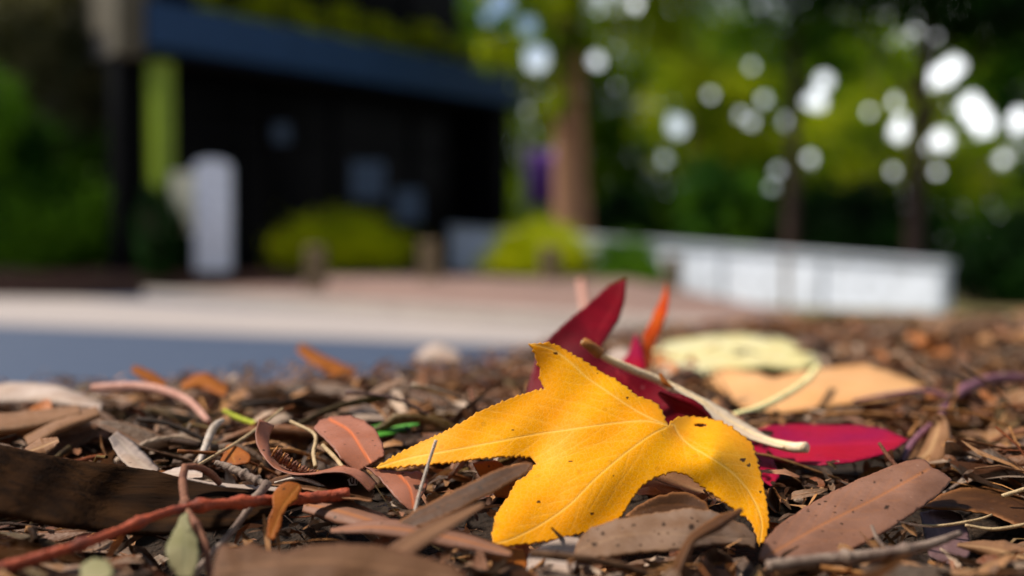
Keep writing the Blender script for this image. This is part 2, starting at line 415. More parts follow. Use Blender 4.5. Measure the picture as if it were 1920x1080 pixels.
link('soil', mesh_np('soil', V, np.c_[a, a+1, a+nx+1, a+nx].astype(np.int32)), m_soil)['kind'] = 'structure'
def sheet(name, pts, mat, kind='structure'):
    o = link(name, mesh_np(name, pts, [tuple(range(len(pts)))], False), mat); o['kind'] = kind; return o
m_road = rough_mat('asphalt', (.030, .052, .105), (.036, .058, .11), 3, .75, .3, .004, .5, 140)  # bluish tree shade on the near road is put into this colour
m_lane = rough_mat('sunlit_road', (.40, .34, .31), (.33, .29, .28), 1.6, .8, .3, .004, .4, 90)  # sunlight on the far road, put into a paler colour
m_lane2 = rough_mat('grey_asphalt', (.22, .19, .18), (.18, .16, .165), 1.6, .8, .3, .004, .4, 90)
m_pave = rough_mat('brick_paving', (.25, .155, .125), (.19, .12, .10), 2.2, .85, .4, .006, .3, 40)
m_kerb = rough_mat('kerb_concrete', (.38, .33, .29), (.30, .25, .22), 5, .8, .3, .004)
kL, kR = (-16.0, 27.5), (1.5, 4.6)         # kerb line across the street
sheet('road', [(-30, -6, ROADZ), (kR[0]+.6, -6, ROADZ), (kR[0]+.05, kR[1], ROADZ), (kL[0], kL[1], ROADZ), (-40, 28, ROADZ)], m_road)
sheet('sunlit_strip', [(-10.2, 9.94, ROADZ+.004), (.95, 4.3, ROADZ+.004), (.75, 6.05, ROADZ+.004), (-12.5, 19.0, ROADZ+.004)], m_lane)  # sunlit stretch of the road, painted as a paler sheet
# pavement rises gently to the planting bed
pv = [(kL[0], kL[1], PAVZ), (kR[0], kR[1], PAVZ), (1.7, 6.0, PAVZ), (1.2, 12.4, -.02), (-3, 13.4, .0), (-14, 33, .0)]
sheet('pavement', pv, m_pave)
kd = Vector((kR[0]-kL[0], kR[1]-kL[1], 0)); kn = Vector((kd.y, -kd.x, 0)).normalized()
mb = MB(); ang = math.atan2(kd.y, kd.x); M = Matrix.Translation((kL[0], kL[1], 0)) @ Matrix.Rotation(ang, 4, 'Z')
mb.box(0, kd.length, -.14, -.003, ROADZ-.03, PAVZ+.006, M); k = mb.build('kerb', m_kerb, bevel=.015); k['kind'] = 'structure'
m_bed = rough_mat('garden_soil', (.05, .025, .018), (.09, .045, .03), 1.5, .95, .6, .03)
mb = MB(); mb.box(-22, 1.2, 12.3, 40, -.32, .02); b = mb.build('planting_bed', m_bed); b['kind'] = 'structure'

# ------------------------------------------------------------ foliage builder
GAPS = [(1005, 108, 17.5), (990, 50, 9.9), (1270, 236, 12.2), (1262, 225, 3.6), (1530, 188, 11.7), (1545, 152, 9.9), (1745, 148, 11.7), (1790, 125, 11.7), (1770, 140, 11.7),
        (1822, 200, 15.2), (1845, 232, 14.0), (1832, 216, 15.2), (1765, 262, 12.8), (1735, 275, 3.9), (1685, 246, 10.5), (1692, 225, 3.0), (1518, 296, 3.0), (1432, 188, 3.0), (1390, 215, 2.5), (1408, 228, 2.2),
        (905, 362, 2.5), (940, 4, 12.8), (912, 30, 3.2), (1118, 114, 3.2), (1332, 178, 1.9), (1676, 192, 2.5), (1674, 322, 2.2), (1475, 228, 2.2), (1248, 300, 2.2),
        (940, 318, 1.9), (1910, 225, 12.8), (1757, 322, 2.5), (1880, 300, 2.5), (1408, 125, 1.4), (1445, 350, 1.7), (1912, 420, 3.2), (1905, 470, 3.9), (1190, 8, 3.2), (1460, 320, 1.7), (1630, 210, 1.9), (1010, 370, 1.7),
        (36, 308, 2.5), (530, 250, 0.0)]
GA = np.array(GAPS, float)
def cull(C, extra):
    px, py, d = proj(C); k = np.ones(len(C), bool)
    for gx, gy, gr in GA:
        if gr > 0: k &= np.hypot(px-gx, py-gy) > gr+extra/np.maximum(d, .5)*F*.5
    return k
def blobs(parts, cl=.35):
    out = []
    for (cx, cy, cz, rx, ry, rz, n) in parts:
        m = max(6, int(n/70)); u = rng.normal(size=(m, 3)); u /= np.linalg.norm(u, axis=1)[:, None]; c = u*(rng.random(m)**.4)[:, None]
        k = rng.integers(0, m, n); q = c[k]+rng.normal(0, cl*.42, (n, 3)); out.append(q*[rx, ry, rz]+[cx, cy, cz])
    return np.vstack(out)
def foliage(name, parts, size, mat, parent=None, do_cull=True, cl=.35, loc=None, zmin=None):
    C = blobs(parts, cl)
    if do_cull: C = C[cull(C, size)]
    if zmin is not None: C = C[C[:, 2] > zmin]
    n = len(C); a = rng.normal(size=(n, 3)); a /= np.linalg.norm(a, axis=1)[:, None]; b = rng.normal(size=(n, 3)); b -= (a*b).sum(1)[:, None]*a; b /= np.linalg.norm(b, axis=1)[:, None]
    s = size*rng.uniform(.6, 1.3, n)[:, None]; c = np.cross(a, b)
    V = np.stack([C-a*s*.5, C+b*s*.24+c*s*.06, C+a*s*.5, C-b*s*.24+c*s*.06], 1).reshape(-1, 3)
    f = np.arange(4*n, dtype=np.int32).reshape(-1, 4)
    if loc is not None: V = V-np.array(loc)
    return link(name, mesh_np(name, V, f, False), mat, parent)
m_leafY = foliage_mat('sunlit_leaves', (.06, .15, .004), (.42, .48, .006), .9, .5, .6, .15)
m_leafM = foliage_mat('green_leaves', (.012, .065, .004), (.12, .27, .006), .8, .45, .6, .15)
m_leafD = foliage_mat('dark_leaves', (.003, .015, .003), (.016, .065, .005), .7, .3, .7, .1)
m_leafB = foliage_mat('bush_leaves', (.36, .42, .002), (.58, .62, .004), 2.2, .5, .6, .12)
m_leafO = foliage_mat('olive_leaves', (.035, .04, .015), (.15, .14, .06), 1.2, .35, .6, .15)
m_leafF = foliage_mat('far_leaves', (.02, .09, .003), (.24, .36, .006), .22, .5, .7, .1)
m_bark = rough_mat('tree_bark', (.34, .17, .09), (.20, .10, .055), 4, .9, .8, .03, scale2=30)
m_barkD = rough_mat('dark_bark', (.06, .032, .025), (.03, .017, .014), 4, .9, .8, .03, scale2=30)
def tree(label, x, y, z0, h, r, lean, crown, lsize, lmat, bmat=None, limbs=(), cat='tree', group=None, cl=.35, name='tree'):
    t = empty(name, (x, y, z0)); tag(t, label, cat, group)
    mb = MB(); pts = [(lean[0]*k*k, lean[1]*k*k, h*k) for k in np.linspace(0, 1, 12)]
    mb.tube(pts, [r*(1.25-.25*min(1, k*6))*(1-.55*k) for k in np.linspace(0, 1, 12)], 14, True, .1)
    for (k, dx, dy, dz, rr) in limbs:
        p0 = Vector((lean[0]*k*k, lean[1]*k*k, h*k)); mb.tube([p0+Vector((dx, dy, dz))*q+Vector((0, 0, .15*math.sin(q*3))) for q in np.linspace(0, 1, 7)], [rr*(1-.8*q) for q in np.linspace(0, 1, 7)], 8)
    mb.build('trunk', bmat or m_bark, t, True)
    foliage('crown', crown, lsize, lmat, t, cl=cl, loc=(x, y, z0))
    return t
def W(px, py, d): return tuple(P(px, py, d))

# ------------------------------------------------------------ building across the street
m_fascia = rough_mat('fascia_paint', (.018, .050, .12), (.014, .042, .10), 1.0, .6, .1, .002, .15)
m_dark = rough_mat('dark_frame', (.002, .002, .003), (.004, .004, .005), 2, .6, .1, .002, .05)
m_soffit = rough_mat('soffit_paint', (.01, .009, .01), (.014, .012, .012), 2, .8, .1, .002)
m_render = rough_mat('beige_render', (.10, .085, .055), (.075, .06, .04), 1.2, .85, .2, .004)
m_glass, t = new_mat('dark_glass'); finish(m_glass, t, (.001, .001, .0015), .3, .03)
m_pale, t = new_mat('pale_blue_reflection'); finish(m_pale, t, (.045, .065, .10), .6, .1)  # window reflections put into the panel colour
m_lime = rough_mat('lime_paint', (.20, .28, .01), (.16, .24, .01), 1.5, .5, .1, .002)
bA = Vector((-4.37, 12.0, 0)); bang = math.atan2(4.5, 4.33)
bld = empty('cafe_building', bA, bang); tag(bld, 'dark two storey building with slate blue fascia beam above a deep shaded front', 'building')
BL = 6.6
MB().box(0, BL, 0, .35, 2.75, 3.30).build('fascia_beam', m_fascia, bld, bevel=.01)
MB().box(.02, BL-.02, .353, 6, 2.78, 3.2).build('soffit', m_soffit, bld)
MB().box(.3, BL-.3, 1.0, 1.1, .02, 2.777).build('shop_front', m_glass, bld)
for k in range(5): MB().box(.3+k*1.55, .38+k*1.55, .93, .997, .02, 2.777).build('mullion', m_dark, bld)
MB().box(.39, BL-.3, .94, .996, 1.9, 1.97).build('transom', m_dark, bld)
MB().box(BL-.297, BL, .36, 6, 0, 2.777).build('end_wall', m_dark, bld)
MB().box(0, .297, .8, 1.1, 0, 2.777).build('column', m_dark, bld)
MB().box(-.003, .3, .4, 9, 3.103, 7).build('upper_side_wall', m_render, bld)
MB().box(.3, BL, 1.6, 1.75, 3.1, 7).build('upper_wall', m_dark, bld)
MB().box(-.02, .28, 2.5, 9, 0, 3.1).build('side_wall', m_render, bld)
MB().box(-.34, -.02, .05, .35, 2.62, 7).build('corner_pier', m_render, bld)
for k in range(4):
    q = MB(); q.box(1.2+k*1.4, 2.2+k*1.4, 1.55, 1.597, 4.0, 5.4); q.build('window', m_glass, bld)
q = MB()
for zz in (3.45, 3.85): q.box(.3, BL, .1, .14, zz, zz+.04)
for k in range(9): q.box(.3+k*.8, .33+k*.8, .1, .14, 3.17, 3.85)
q.build('balcony_railing', m_dark, bld)
foliage('balcony_planting', [(1.5+k*.9, .7, 3.55, .6, (.25), .42, 900) for k in range(7)], .12, m_leafB, bld, do_cull=False)
MB().box(.28, .52, .36, .62, 0.9, 2.66).build('lime_panel', m_lime, bld)
# dim window reflections of the dark front, built as pale panels
def bl(x, y, z): v = Matrix.Translation(bA) @ Matrix.Rotation(bang, 4, 'Z') @ Vector((x, y, z)); return v
for (px, py, wpx, hpx, lab) in ((528, 250, 30, 34, 'small dim blue window reflection panel high in the dark shop front'), (690, 338, 62, 70, 'pale grey blue window reflection panel behind the round bush'), (765, 385, 50, 60, 'lower grey window reflection panel right of the pale grey blue one')):
    d = 14.3; c = Vector(W(px, py, d)); o = empty('reflection_panel', c, .2); tag(o, lab, 'reflection')
    hw, hh = wpx*d/F/2, hpx*d/F/2
    MB().box(-hw, hw, -.015, .015, -hh, hh).build('panel', m_pale, o); 
    q = MB(); q.box(-hw-.03, hw+.03, .018, .04, -hh-.03, hh+.03); q.box(-.02, .02, .018, .045, -c.z+.02, -hh-.031); q.build('reflection_backing', m_dark, o)

# ------------------------------------------------------------ totem sign
m_white = rough_mat('white_sign_paint', (.74, .76, .84), (.66, .69, .78), 2, .45, .1, .002)
m_cream = rough_mat('cream_sign_paint', (.72, .68, .48), (.66, .62, .44), 2, .5, .1, .002)
d = 12.6; bx = Vector(W(401, 536, d)); tz = W(400, 300, d)[2]-bx.z; wd = 66*d/F
o = empty('totem_sign', bx, .12); tag(o, 'tall white totem sign with rounded top and a cream side panel beside the hedge', 'sign')
q = MB(); pr = []; n = 10
for k in range(n+1): an = math.pi*k/n; pr.append((-wd/2*math.cos(an), tz-wd*.2+math.sin(an)*wd*.2))
pr = [(-wd/2, 0)]+pr+[(wd/2, 0)]
q.v = [(x, -.09, z) for x, z in pr]+[(x, .09, z) for x, z in pr]; m_ = len(pr)
q.f = [tuple(range(m_)), tuple(range(2*m_-1, m_-1, -1))]+[(k, k+m_, (k+1) % m_+m_, (k+1) % m_) for k in range(m_)]
q.build('post', m_white, o, bevel=.012)
MB().box(-wd/2-.30, -wd/2-.004, -.05, .05, tz*.42, tz*.90).build('side_panel', m_cream, o, bevel=.04)
MB().box(-wd/2-.04, wd/2+.04, -.14, .14, -.03, .05).build('base', m_kerb, o, bevel=.01)

# ------------------------------------------------------------ timber bollards
m_timber = rough_mat('timber_bollard', (.20, .14, .075), (.16, .12, .07), 6, .85, .4, .006, scale2=40)
for (px, pt, pb, wpx, lab) in ((592, 462, 546, 40, 'timber bollard in front of the left end of the low round bush'), (806, 452, 550, 44, 'timber bollard at the right end of the low round bush'),
                          (1032, 462, 544, 42, 'timber bollard in front of the brown tree trunk'), (1486, 468, 590, 44, 'timber bollard in front of the white panelled wall'), (1262, 478, 585, 36, 'timber bollard at the left end of the white panels')):
    d = 10.5; c = Vector(W(px, pb, d)); hgt = (pb-pt)*d/F; r_ = wpx*.8*d/F/2
    o = empty('timber_bollard', c, random.uniform(-.2, .2)); tag(o, lab, 'bollard', 'timber bollards along the far kerb')
    q = MB(); q.box(-r_, r_, -r_, r_, -.1, hgt*.88); q.build('post', m_timber, o, bevel=.015)
    q = MB(); q.box(-r_-.006, r_+.006, -r_-.006, r_+.006, hgt*.883, hgt); q.build('cap', m_timber, o, bevel=.03)

# ------------------------------------------------------------ white panelled wall
m_wall = rough_mat('white_wall_panel', (.74, .79, .88), (.68, .74, .85), 1.0, .5, .1, .003)
m_cope = rough_mat('wall_coping', (.50, .54, .60), (.42, .46, .52), 3, .6, .1, .003)
fw = empty('panel_wall', (0, 0, 0)); tag(fw, 'low white panelled wall with sloping top beyond the leaf litter', 'wall')
e0 = np.array([(850-960)/F*15.0, 15.0, .70]); e1 = np.array([(1765-960)/F*9.2, 9.2, .128])
fw.location = (e0[0], e0[1], 0); dv = e1-e0; ln = math.hypot(dv[0], dv[1]); ux, uy = dv[0]/ln, dv[1]/ln; px_, py_ = -uy, ux
def wq(s0, s1, z0a, z0b, z1a, z1b, t0, t1, name, mat):
    vs_ = []
    for s, za, zb in ((s0, z0a, z1a), (s1, z0b, z1b)):
        for tt in (t0, t1):
            for z in (za, zb): vs_.append((ux*s+px_*tt, uy*s+py_*tt, z))
    q = MB(); q.v = vs_; q.f = [(0, 1, 3, 2), (4, 6, 7, 5), (0, 4, 5, 1), (2, 3, 7, 6), (0, 2, 6, 4), (1, 5, 7, 3)]
    return q.build(name, mat, fw, bevel=.006)
topz = lambda s: e0[2]+dv[2]*s/ln
npan = 6
for k in range(npan):
    a_, b_ = ln*k/npan+.06, ln*(k+1)/npan-.004
    wq(a_, b_, -.34, -.34, topz(a_)-.06, topz(b_)-.06, -.05, .05, 'panel', m_wall)
for k in range(npan+1):
    a_ = ln*k/npan; wq(a_, a_+.055, -.36, -.36, topz(a_)-.055, topz(a_)-.06, -.075, .075, 'post', m_cope)
wq(-.05, ln+.08, topz(0)-.05, topz(ln)-.05, topz(0), topz(ln), -.09, .09, 'coping', m_cope)

# ------------------------------------------------------------ bushes, hedges, trees
def bush(label, px0, px1, ptop, pbot, d, mat, n, size=.05, group=None, depth=.8, name='bush'):
    c = P((px0+px1)/2, pbot, d); rx = (px1-px0)/2*d/F; h = (pbot-ptop)*d/F
    o = empty(name, tuple(c)); tag(o, label, 'bush' if name == 'bush' else name.split('_')[-1], group)
    foliage('leaves', [(0, 0, h*.42, rx*.86, depth, h*.52, n), (0, 0, h*.3, rx*.97, depth, h*.3, n//2)], size, mat, o, do_cull=False, cl=.30, zmin=0)
    mb = MB()
    for k in range(7):
        a_ = random.uniform(0, 6.28); q = random.uniform(.2, .75)
        mb.tube([(0, 0, -.05), (rx*q*.4*math.cos(a_), depth*.3*math.sin(a_), h*.3), (rx*q*math.cos(a_), depth*.6*math.sin(a_), h*.65)], [.03, .02, .008], 6)
    mb.build('stems', m_barkD, o, True)
    return o
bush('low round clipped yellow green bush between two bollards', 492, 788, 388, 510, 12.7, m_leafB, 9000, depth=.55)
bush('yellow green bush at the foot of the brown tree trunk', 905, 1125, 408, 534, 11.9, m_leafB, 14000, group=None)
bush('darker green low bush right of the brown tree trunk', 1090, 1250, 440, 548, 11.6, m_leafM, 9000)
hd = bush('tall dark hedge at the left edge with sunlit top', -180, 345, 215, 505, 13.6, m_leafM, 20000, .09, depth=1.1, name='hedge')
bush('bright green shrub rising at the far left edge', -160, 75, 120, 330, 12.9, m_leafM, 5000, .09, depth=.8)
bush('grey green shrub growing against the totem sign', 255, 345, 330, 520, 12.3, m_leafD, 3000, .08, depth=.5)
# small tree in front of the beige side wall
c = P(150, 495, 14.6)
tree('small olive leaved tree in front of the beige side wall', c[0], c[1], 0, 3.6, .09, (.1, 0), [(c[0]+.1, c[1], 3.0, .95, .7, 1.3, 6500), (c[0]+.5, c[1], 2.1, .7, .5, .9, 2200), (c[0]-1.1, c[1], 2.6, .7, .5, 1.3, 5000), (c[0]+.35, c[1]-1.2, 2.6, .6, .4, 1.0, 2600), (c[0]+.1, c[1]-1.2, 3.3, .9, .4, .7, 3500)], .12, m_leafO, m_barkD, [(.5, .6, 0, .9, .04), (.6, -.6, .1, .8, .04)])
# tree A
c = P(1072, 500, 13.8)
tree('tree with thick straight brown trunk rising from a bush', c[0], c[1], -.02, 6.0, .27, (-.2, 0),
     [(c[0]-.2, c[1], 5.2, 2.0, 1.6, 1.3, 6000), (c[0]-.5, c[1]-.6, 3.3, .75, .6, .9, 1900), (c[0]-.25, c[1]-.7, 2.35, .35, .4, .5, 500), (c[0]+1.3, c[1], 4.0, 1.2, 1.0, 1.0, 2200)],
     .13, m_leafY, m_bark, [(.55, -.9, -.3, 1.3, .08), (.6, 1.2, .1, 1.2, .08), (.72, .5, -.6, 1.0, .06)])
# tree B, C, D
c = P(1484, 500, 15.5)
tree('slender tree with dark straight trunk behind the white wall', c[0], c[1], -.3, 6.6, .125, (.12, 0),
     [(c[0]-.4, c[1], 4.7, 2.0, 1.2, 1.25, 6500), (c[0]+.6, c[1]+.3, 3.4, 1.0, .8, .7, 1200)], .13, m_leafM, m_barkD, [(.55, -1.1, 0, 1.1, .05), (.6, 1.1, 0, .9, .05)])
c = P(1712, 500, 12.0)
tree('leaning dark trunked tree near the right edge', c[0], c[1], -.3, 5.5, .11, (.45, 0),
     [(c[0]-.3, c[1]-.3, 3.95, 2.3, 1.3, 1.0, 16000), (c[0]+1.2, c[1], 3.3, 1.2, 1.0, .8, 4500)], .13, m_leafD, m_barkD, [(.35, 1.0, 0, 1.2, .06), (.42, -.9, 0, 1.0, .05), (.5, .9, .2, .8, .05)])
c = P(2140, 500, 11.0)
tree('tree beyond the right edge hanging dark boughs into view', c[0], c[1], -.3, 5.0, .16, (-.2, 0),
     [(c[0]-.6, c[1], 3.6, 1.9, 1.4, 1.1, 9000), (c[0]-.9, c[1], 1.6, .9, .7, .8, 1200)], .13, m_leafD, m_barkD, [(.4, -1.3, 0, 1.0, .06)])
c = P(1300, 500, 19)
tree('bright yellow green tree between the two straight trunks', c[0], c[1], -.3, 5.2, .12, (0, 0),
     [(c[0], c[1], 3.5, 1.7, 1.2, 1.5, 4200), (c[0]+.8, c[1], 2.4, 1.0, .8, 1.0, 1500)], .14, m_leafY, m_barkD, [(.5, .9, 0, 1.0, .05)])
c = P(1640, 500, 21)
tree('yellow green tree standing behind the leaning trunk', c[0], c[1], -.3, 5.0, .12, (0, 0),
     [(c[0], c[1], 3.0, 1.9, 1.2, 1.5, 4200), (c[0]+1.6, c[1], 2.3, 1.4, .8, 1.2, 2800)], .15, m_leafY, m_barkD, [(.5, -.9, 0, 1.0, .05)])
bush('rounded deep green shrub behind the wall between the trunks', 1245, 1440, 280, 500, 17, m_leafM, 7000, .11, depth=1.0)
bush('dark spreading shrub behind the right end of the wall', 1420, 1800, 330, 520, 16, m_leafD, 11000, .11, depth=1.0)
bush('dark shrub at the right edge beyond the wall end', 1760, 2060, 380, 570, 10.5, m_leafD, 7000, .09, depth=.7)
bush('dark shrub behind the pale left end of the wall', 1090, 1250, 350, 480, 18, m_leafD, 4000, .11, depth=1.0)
foliage('far_woodland', [(x, 30+rng.uniform(-2, 3), z, 2.6, 1.8, 1.9, 2600) for x in np.arange(-22, 26, 2.6) for z in (1.0, 3.6, 6.2)], .34, m_leafF, None, cl=.5)
tag(bpy.data.objects['far_woodland'], 'mass of distant green trees closing the view', 'woodland', None, 'stuff')
# unseen tree added behind the viewer; its crown darkens the fronts of things
tree('big unseen tree added behind the viewer to shade the litter', .9, -2.2, -.05, 4.6, .2, (-.3, 0), [(.3, -1.9, 4.3, 3.2, 2.2, 1.1, 9000), (.3, -3.0, 1.9, 4.2, 1.2, 1.9, 30000)], .13, m_leafM, m_barkD, [(.55, -1.2, .5, 1.0, .07), (.6, 1.2, .3, 1.0, .07)])
# purple banner
m_purple, t = new_mat('purple_cloth'); finish(m_purple, t, (.09, .03, .20), .7, .3)
m_pole, t = new_mat('grey_pole_paint'); finish(m_pole, t, (.12, .13, .15), .5, .2)
c = Vector(W(1012, 505, 14.6)); o = empty('street_banner', c); tag(o, 'small purple banner on a grey pole left of the brown trunk', 'banner')
q = MB(); q.tube([(-.22, 0, -.1), (-.22, 0, 1.9)], .02, 10); q.build('pole', m_pole, o, True)
q = MB(); nb_ = 14
for k in range(nb_):
    for z in (.95, 1.75): q.v.append((-.18+.38*k/(nb_-1), .03*math.sin(k*.8), z))
q.f = [(2*k, 2*k+2, 2*k+3, 2*k+1) for k in range(nb_-1)]
bo = q.build('cloth', m_purple, o, True); bo.modifiers.new('thickness', 'SOLIDIFY').thickness = .004
# ------------------------------------------------------------ the leaves and twigs that can be told apart
m_yel = hero_mat('yellow_leaf', (.97, .37, .0), (.98, .48, .001), (1.0, .70, .18), .40, .28, .15, 38, .3, (.35, .16, .02), .6, (.9, .5, .02), 700)
m_yel2 = m_yel
m_red = hero_mat('crimson_leaf', (.06, .0, .004), (.22, .0, .008), (.36, .02, .03), .42, .2, .4, 26, .35, (.10, .002, .01), .5, (.6, .004, .02), 700)
m_mag = hero_mat('magenta_leaf', (.24, .001, .045), (.38, .001, .006), (.40, .01, .05), .42, .15, .3, 26, .35, (.22, .002, .03), .5, None, 700)
m_org = hero_mat('orange_red_leaf', (.75, .13, .01), (.70, .05, .008), (.8, .25, .04), .45, .35, .2, 60, .3, None, .5, (.95, .25, .01))
m_peach = hero_mat('peach_leaf', (.66, .34, .14), (.72, .42, .21), (.76, .42, .16), .5, .15, .1, 30, .3, (.45, .2, .06), .5)
m_pale = hero_mat('pale_green_leaf', (.74, .62, .28), (.66, .66, .50), (.62, .52, .12), .5, .15, .1, 25, .4, (.3, .28, .1), .6)
m_grey = hero_mat('grey_brown_leaf', (.165, .078, .05), (.235, .12, .083), (.34, .12, .035), .5, .04, .9, 60, .4, (.16, .06, .03), .7, None, 1200)
m_spot = hero_mat('spotted_brown_leaf', (.15, .08, .045), (.25, .165, .12), (.30, .18, .10), .55, .04, 1.0, 70, .3, (.14, .06, .02), .3, None, 1200)
m_pink = hero_mat('pinkish_brown_leaf', (.27, .095, .052), (.36, .155, .105), (.70, .17, .05), .38, .08, .8, 70, .5, (.14, .05, .03), .9, None, 1200)
m_dkb = hero_mat('dark_brown_leaf', (.040, .014, .004), (.075, .030, .010), (.12, .045, .012), .5, .05, .8, 60, .4, (.26, .10, .03), .4)
m_bkk, t = new_mat('dark_bark_sheath'); v = objvec(t); mp = nd(t, 'ShaderNodeMapping'); mp.inputs['Rotation'].default_value = (0, .12, 0); mp.inputs['Scale'].default_value = (.05, .6, 1); t.links.new(v, mp.inputs[0])
n1 = noise(t, mp.outputs[0], 900, 4, .6); n2 = noise(t, mp.outputs[0], 260, 3); n3 = noise(t, v, 60, 4)
c = mixc(t, ramp(t, n2, .35, .65), (.009, .0035, .001), (.030, .012, .0035)); c = mixc(t, ramp(t, n1, .5, .7), c, (.008, .004, .002)); c = mixc(t, mth(t, 'MULTIPLY', ramp(t, n3, .5, .7), .5), c, (.045, .02, .007))
finish(m_bkk, t, c, .8, .04, bump=mth(t, 'ADD', n1, n2), bstr=.8, bdist=.0008)
m_umb = hero_mat('umber_leaf', (.12, .058, .028), (.085, .038, .018), (.24, .12, .06), .55, .05, .6, 50, .3, (.10, .04, .02), .5)
m_tan = hero_mat('tan_leaf', (.22, .105, .05), (.15, .07, .03), (.42, .25, .12), .5, .06, .6, 60, .4, (.2, .09, .04), .6)
m_rust = hero_mat('rust_orange_leaf', (.36, .10, .010), (.22, .06, .010), (.45, .18, .03), .5, .2, .8, 80, .3, (.25, .06, .01), .5)
m_grn = hero_mat('green_leaf', (.07, .30, .035), (.10, .36, .04), (.2, .45, .1), .4, .2, .1, 60, .4, (.05, .15, .02), .6)
m_prp = hero_mat('purplish_grey_leaf', (.12, .065, .07), (.17, .095, .095), (.25, .15, .14), .45, .04, .6, 60, .5, None, .6)
m_bone = hero_mat('bleached_leaf', (.46, .36, .31), (.32, .22, .17), (.5, .4, .3), .5, .05, .5, 60, .4, None, .4)
s_red = stem_mat('red_twig_bark', (.36, .065, .025), (.17, .04, .025), .5, 180)
m_olv = hero_mat('olive_grey_leaf', (.22, .20, .09), (.32, .28, .16), (.3, .28, .15), .5, .1, .6, 60, .3, None, .5)
s_tip = stem_mat('orange_brown_stem', (.42, .17, .04), (.30, .11, .03), .5)
s_redb = stem_mat('reddish_brown_twig_bark', (.22, .09, .05), (.14, .05, .03), .6)
s_grey = stem_mat('grey_twig_bark', (.26, .19, .15), (.15, .10, .08), .7)
s_straw = stem_mat('straw_stem', (.50, .36, .20), (.38, .26, .14), .5)
s_pet = stem_mat('pale_petiole', (.80, .60, .34), (.74, .56, .40), .45, 120)
s_pety = stem_mat('yellow_petiole', (.95, .85, .42), (.90, .76, .34), .45, 120)
s_prp = stem_mat('purple_twig_bark', (.22, .09, .13), (.14, .06, .08), .5)
s_pinkt = stem_mat('pinkish_twig_bark', (.52, .28, .22), (.42, .20, .15), .6)
s_wht = stem_mat('bleached_twig', (.50, .42, .36), (.36, .28, .22), .6)

def Z1(pts): return [(660+x*.537, 500+y*.537) for x, y in pts]
YO = Z1([(1104, 552), (1085, 500), (1050, 465), (1000, 450), (960, 420), (920, 390), (880, 370), (840, 345), (800, 320), (760, 298), (720, 272), (680, 264), (618, 266), (634, 300), (642, 330), (656, 360), (650, 388), (668, 425),
         (620, 435), (560, 455), (510, 475), (440, 505), (380, 543), (310, 580), (250, 605), (200, 630), (140, 662), (72, 704), (130, 706), (200, 697), (280, 691), (360, 685), (440, 673), (520, 666), (580, 664), (625, 668), (640, 690), (606, 728), (570, 750),
         (545, 800), (520, 832), (497, 870), (488, 920), (487, 962), (520, 984), (570, 975), (640, 966), (700, 957), (760, 943), (820, 928), (880, 912), (918, 898), (950, 862), (980, 812), (1020, 762), (1060, 738), (1120, 718), (1165, 728), (1210, 762),
         (1262, 797), (1310, 832), (1350, 862), (1388, 884), (1408, 930), (1420, 975), (1445, 958), (1460, 900), (1455, 840), (1440, 760), (1418, 680), (1404, 622), (1370, 590), (1330, 560), (1285, 537), (1250, 527), (1200, 521), (1150, 522), (1122, 532)])
yc = [(1000, 648, .312), (1120, 720, .309), (705, 877, .296), (820, 845, .297), (930, 810, .299), (1252, 797, .301), (1180, 850, .292), (1080, 900, .285), (930, 1016, .270), (1300, 785, .321), (1340, 850, .292), (1415, 860, .306),
      (1425, 930, .291), (1425, 1020, .276), (1000, 860, .294), (1262, 886, .289), (1015, 728, .308), (1190, 745, .307), (1060, 1005, .276), (1320, 930, .288)]
VY = [Z1(v) for v in ([(1104, 556), (1000, 507), (900, 442), (820, 387), (760, 332), (700, 290), (624, 268)], [(1100, 552), (1020, 538), (900, 548), (760, 568), (640, 585), (500, 612), (350, 640), (200, 668), (80, 703)],
      [(1095, 562), (1040, 590), (950, 655), (850, 740), (760, 830), (660, 900), (560, 950), (495, 968)], [(1108, 550), (1122, 548), (1140, 585), (1180, 625), (1240, 660), (1290, 690), (1350, 740), (1400, 810), (1430, 890), (1425, 970)])]
yl = traced('sweetgum_leaf', YO, yc, m_yel, VY, step=2.6, tooth=4.6, tooth_len=12, side=True, veinw=1.7, ripple=.0005,
       marks=[(962, 806, 2.2), (1010, 941, 3.4), (1070, 865, 3), (1176, 746, 3), (1150, 893, 2.2), (1393, 862, 5), (1405, 872, 4), (1110, 963, 3), (840, 800, 2.5), (1042, 662, 4), (1120, 700, 2), (1425, 922, 3), (1190, 930, 1.6)],
       holes=[(1314, 797, 12, 3.4)], thick=.0003)
tag(yl, 'large bright yellow toothed star shaped leaf propped up in the middle', 'leaf')
KEEP = [(YO, .27)]
# crimson leaf
o = traced('sweetgum_leaf', [(985, 745), (992, 715), (1005, 670), (1022, 640), (1060, 604), (1100, 572), (1140, 535), (1175, 520), (1173, 560), (1162, 598), (1140, 632), (1122, 660), (1150, 685), (1195, 702), (1240, 718), (1290, 745), (1330, 790), (1290, 815), (1200, 800), (1100, 790), (1020, 770)],
     [(1175, 520, .415), (1060, 610, .385), (1000, 730, .362), (1120, 660, .375), (1240, 720, .365), (1330, 790, .345), (1150, 590, .40), (1150, 790, .345)], m_red,
     [[(1240, 795), (1180, 720), (1120, 650), (1140, 590), (1170, 530)], [(1240, 795), (1120, 740), (1000, 735)]], step=6, tooth=1.6, tooth_len=14, ripple=.0015)
tag(o, 'deep crimson leaf standing upright behind the yellow leaf', 'leaf')
KEEP.append(([(1022, 640), (1100, 572), (1175, 520), (1160, 600), (1122, 655), (1240, 700), (1320, 770), (1250, 780), (1000, 640)], .34))
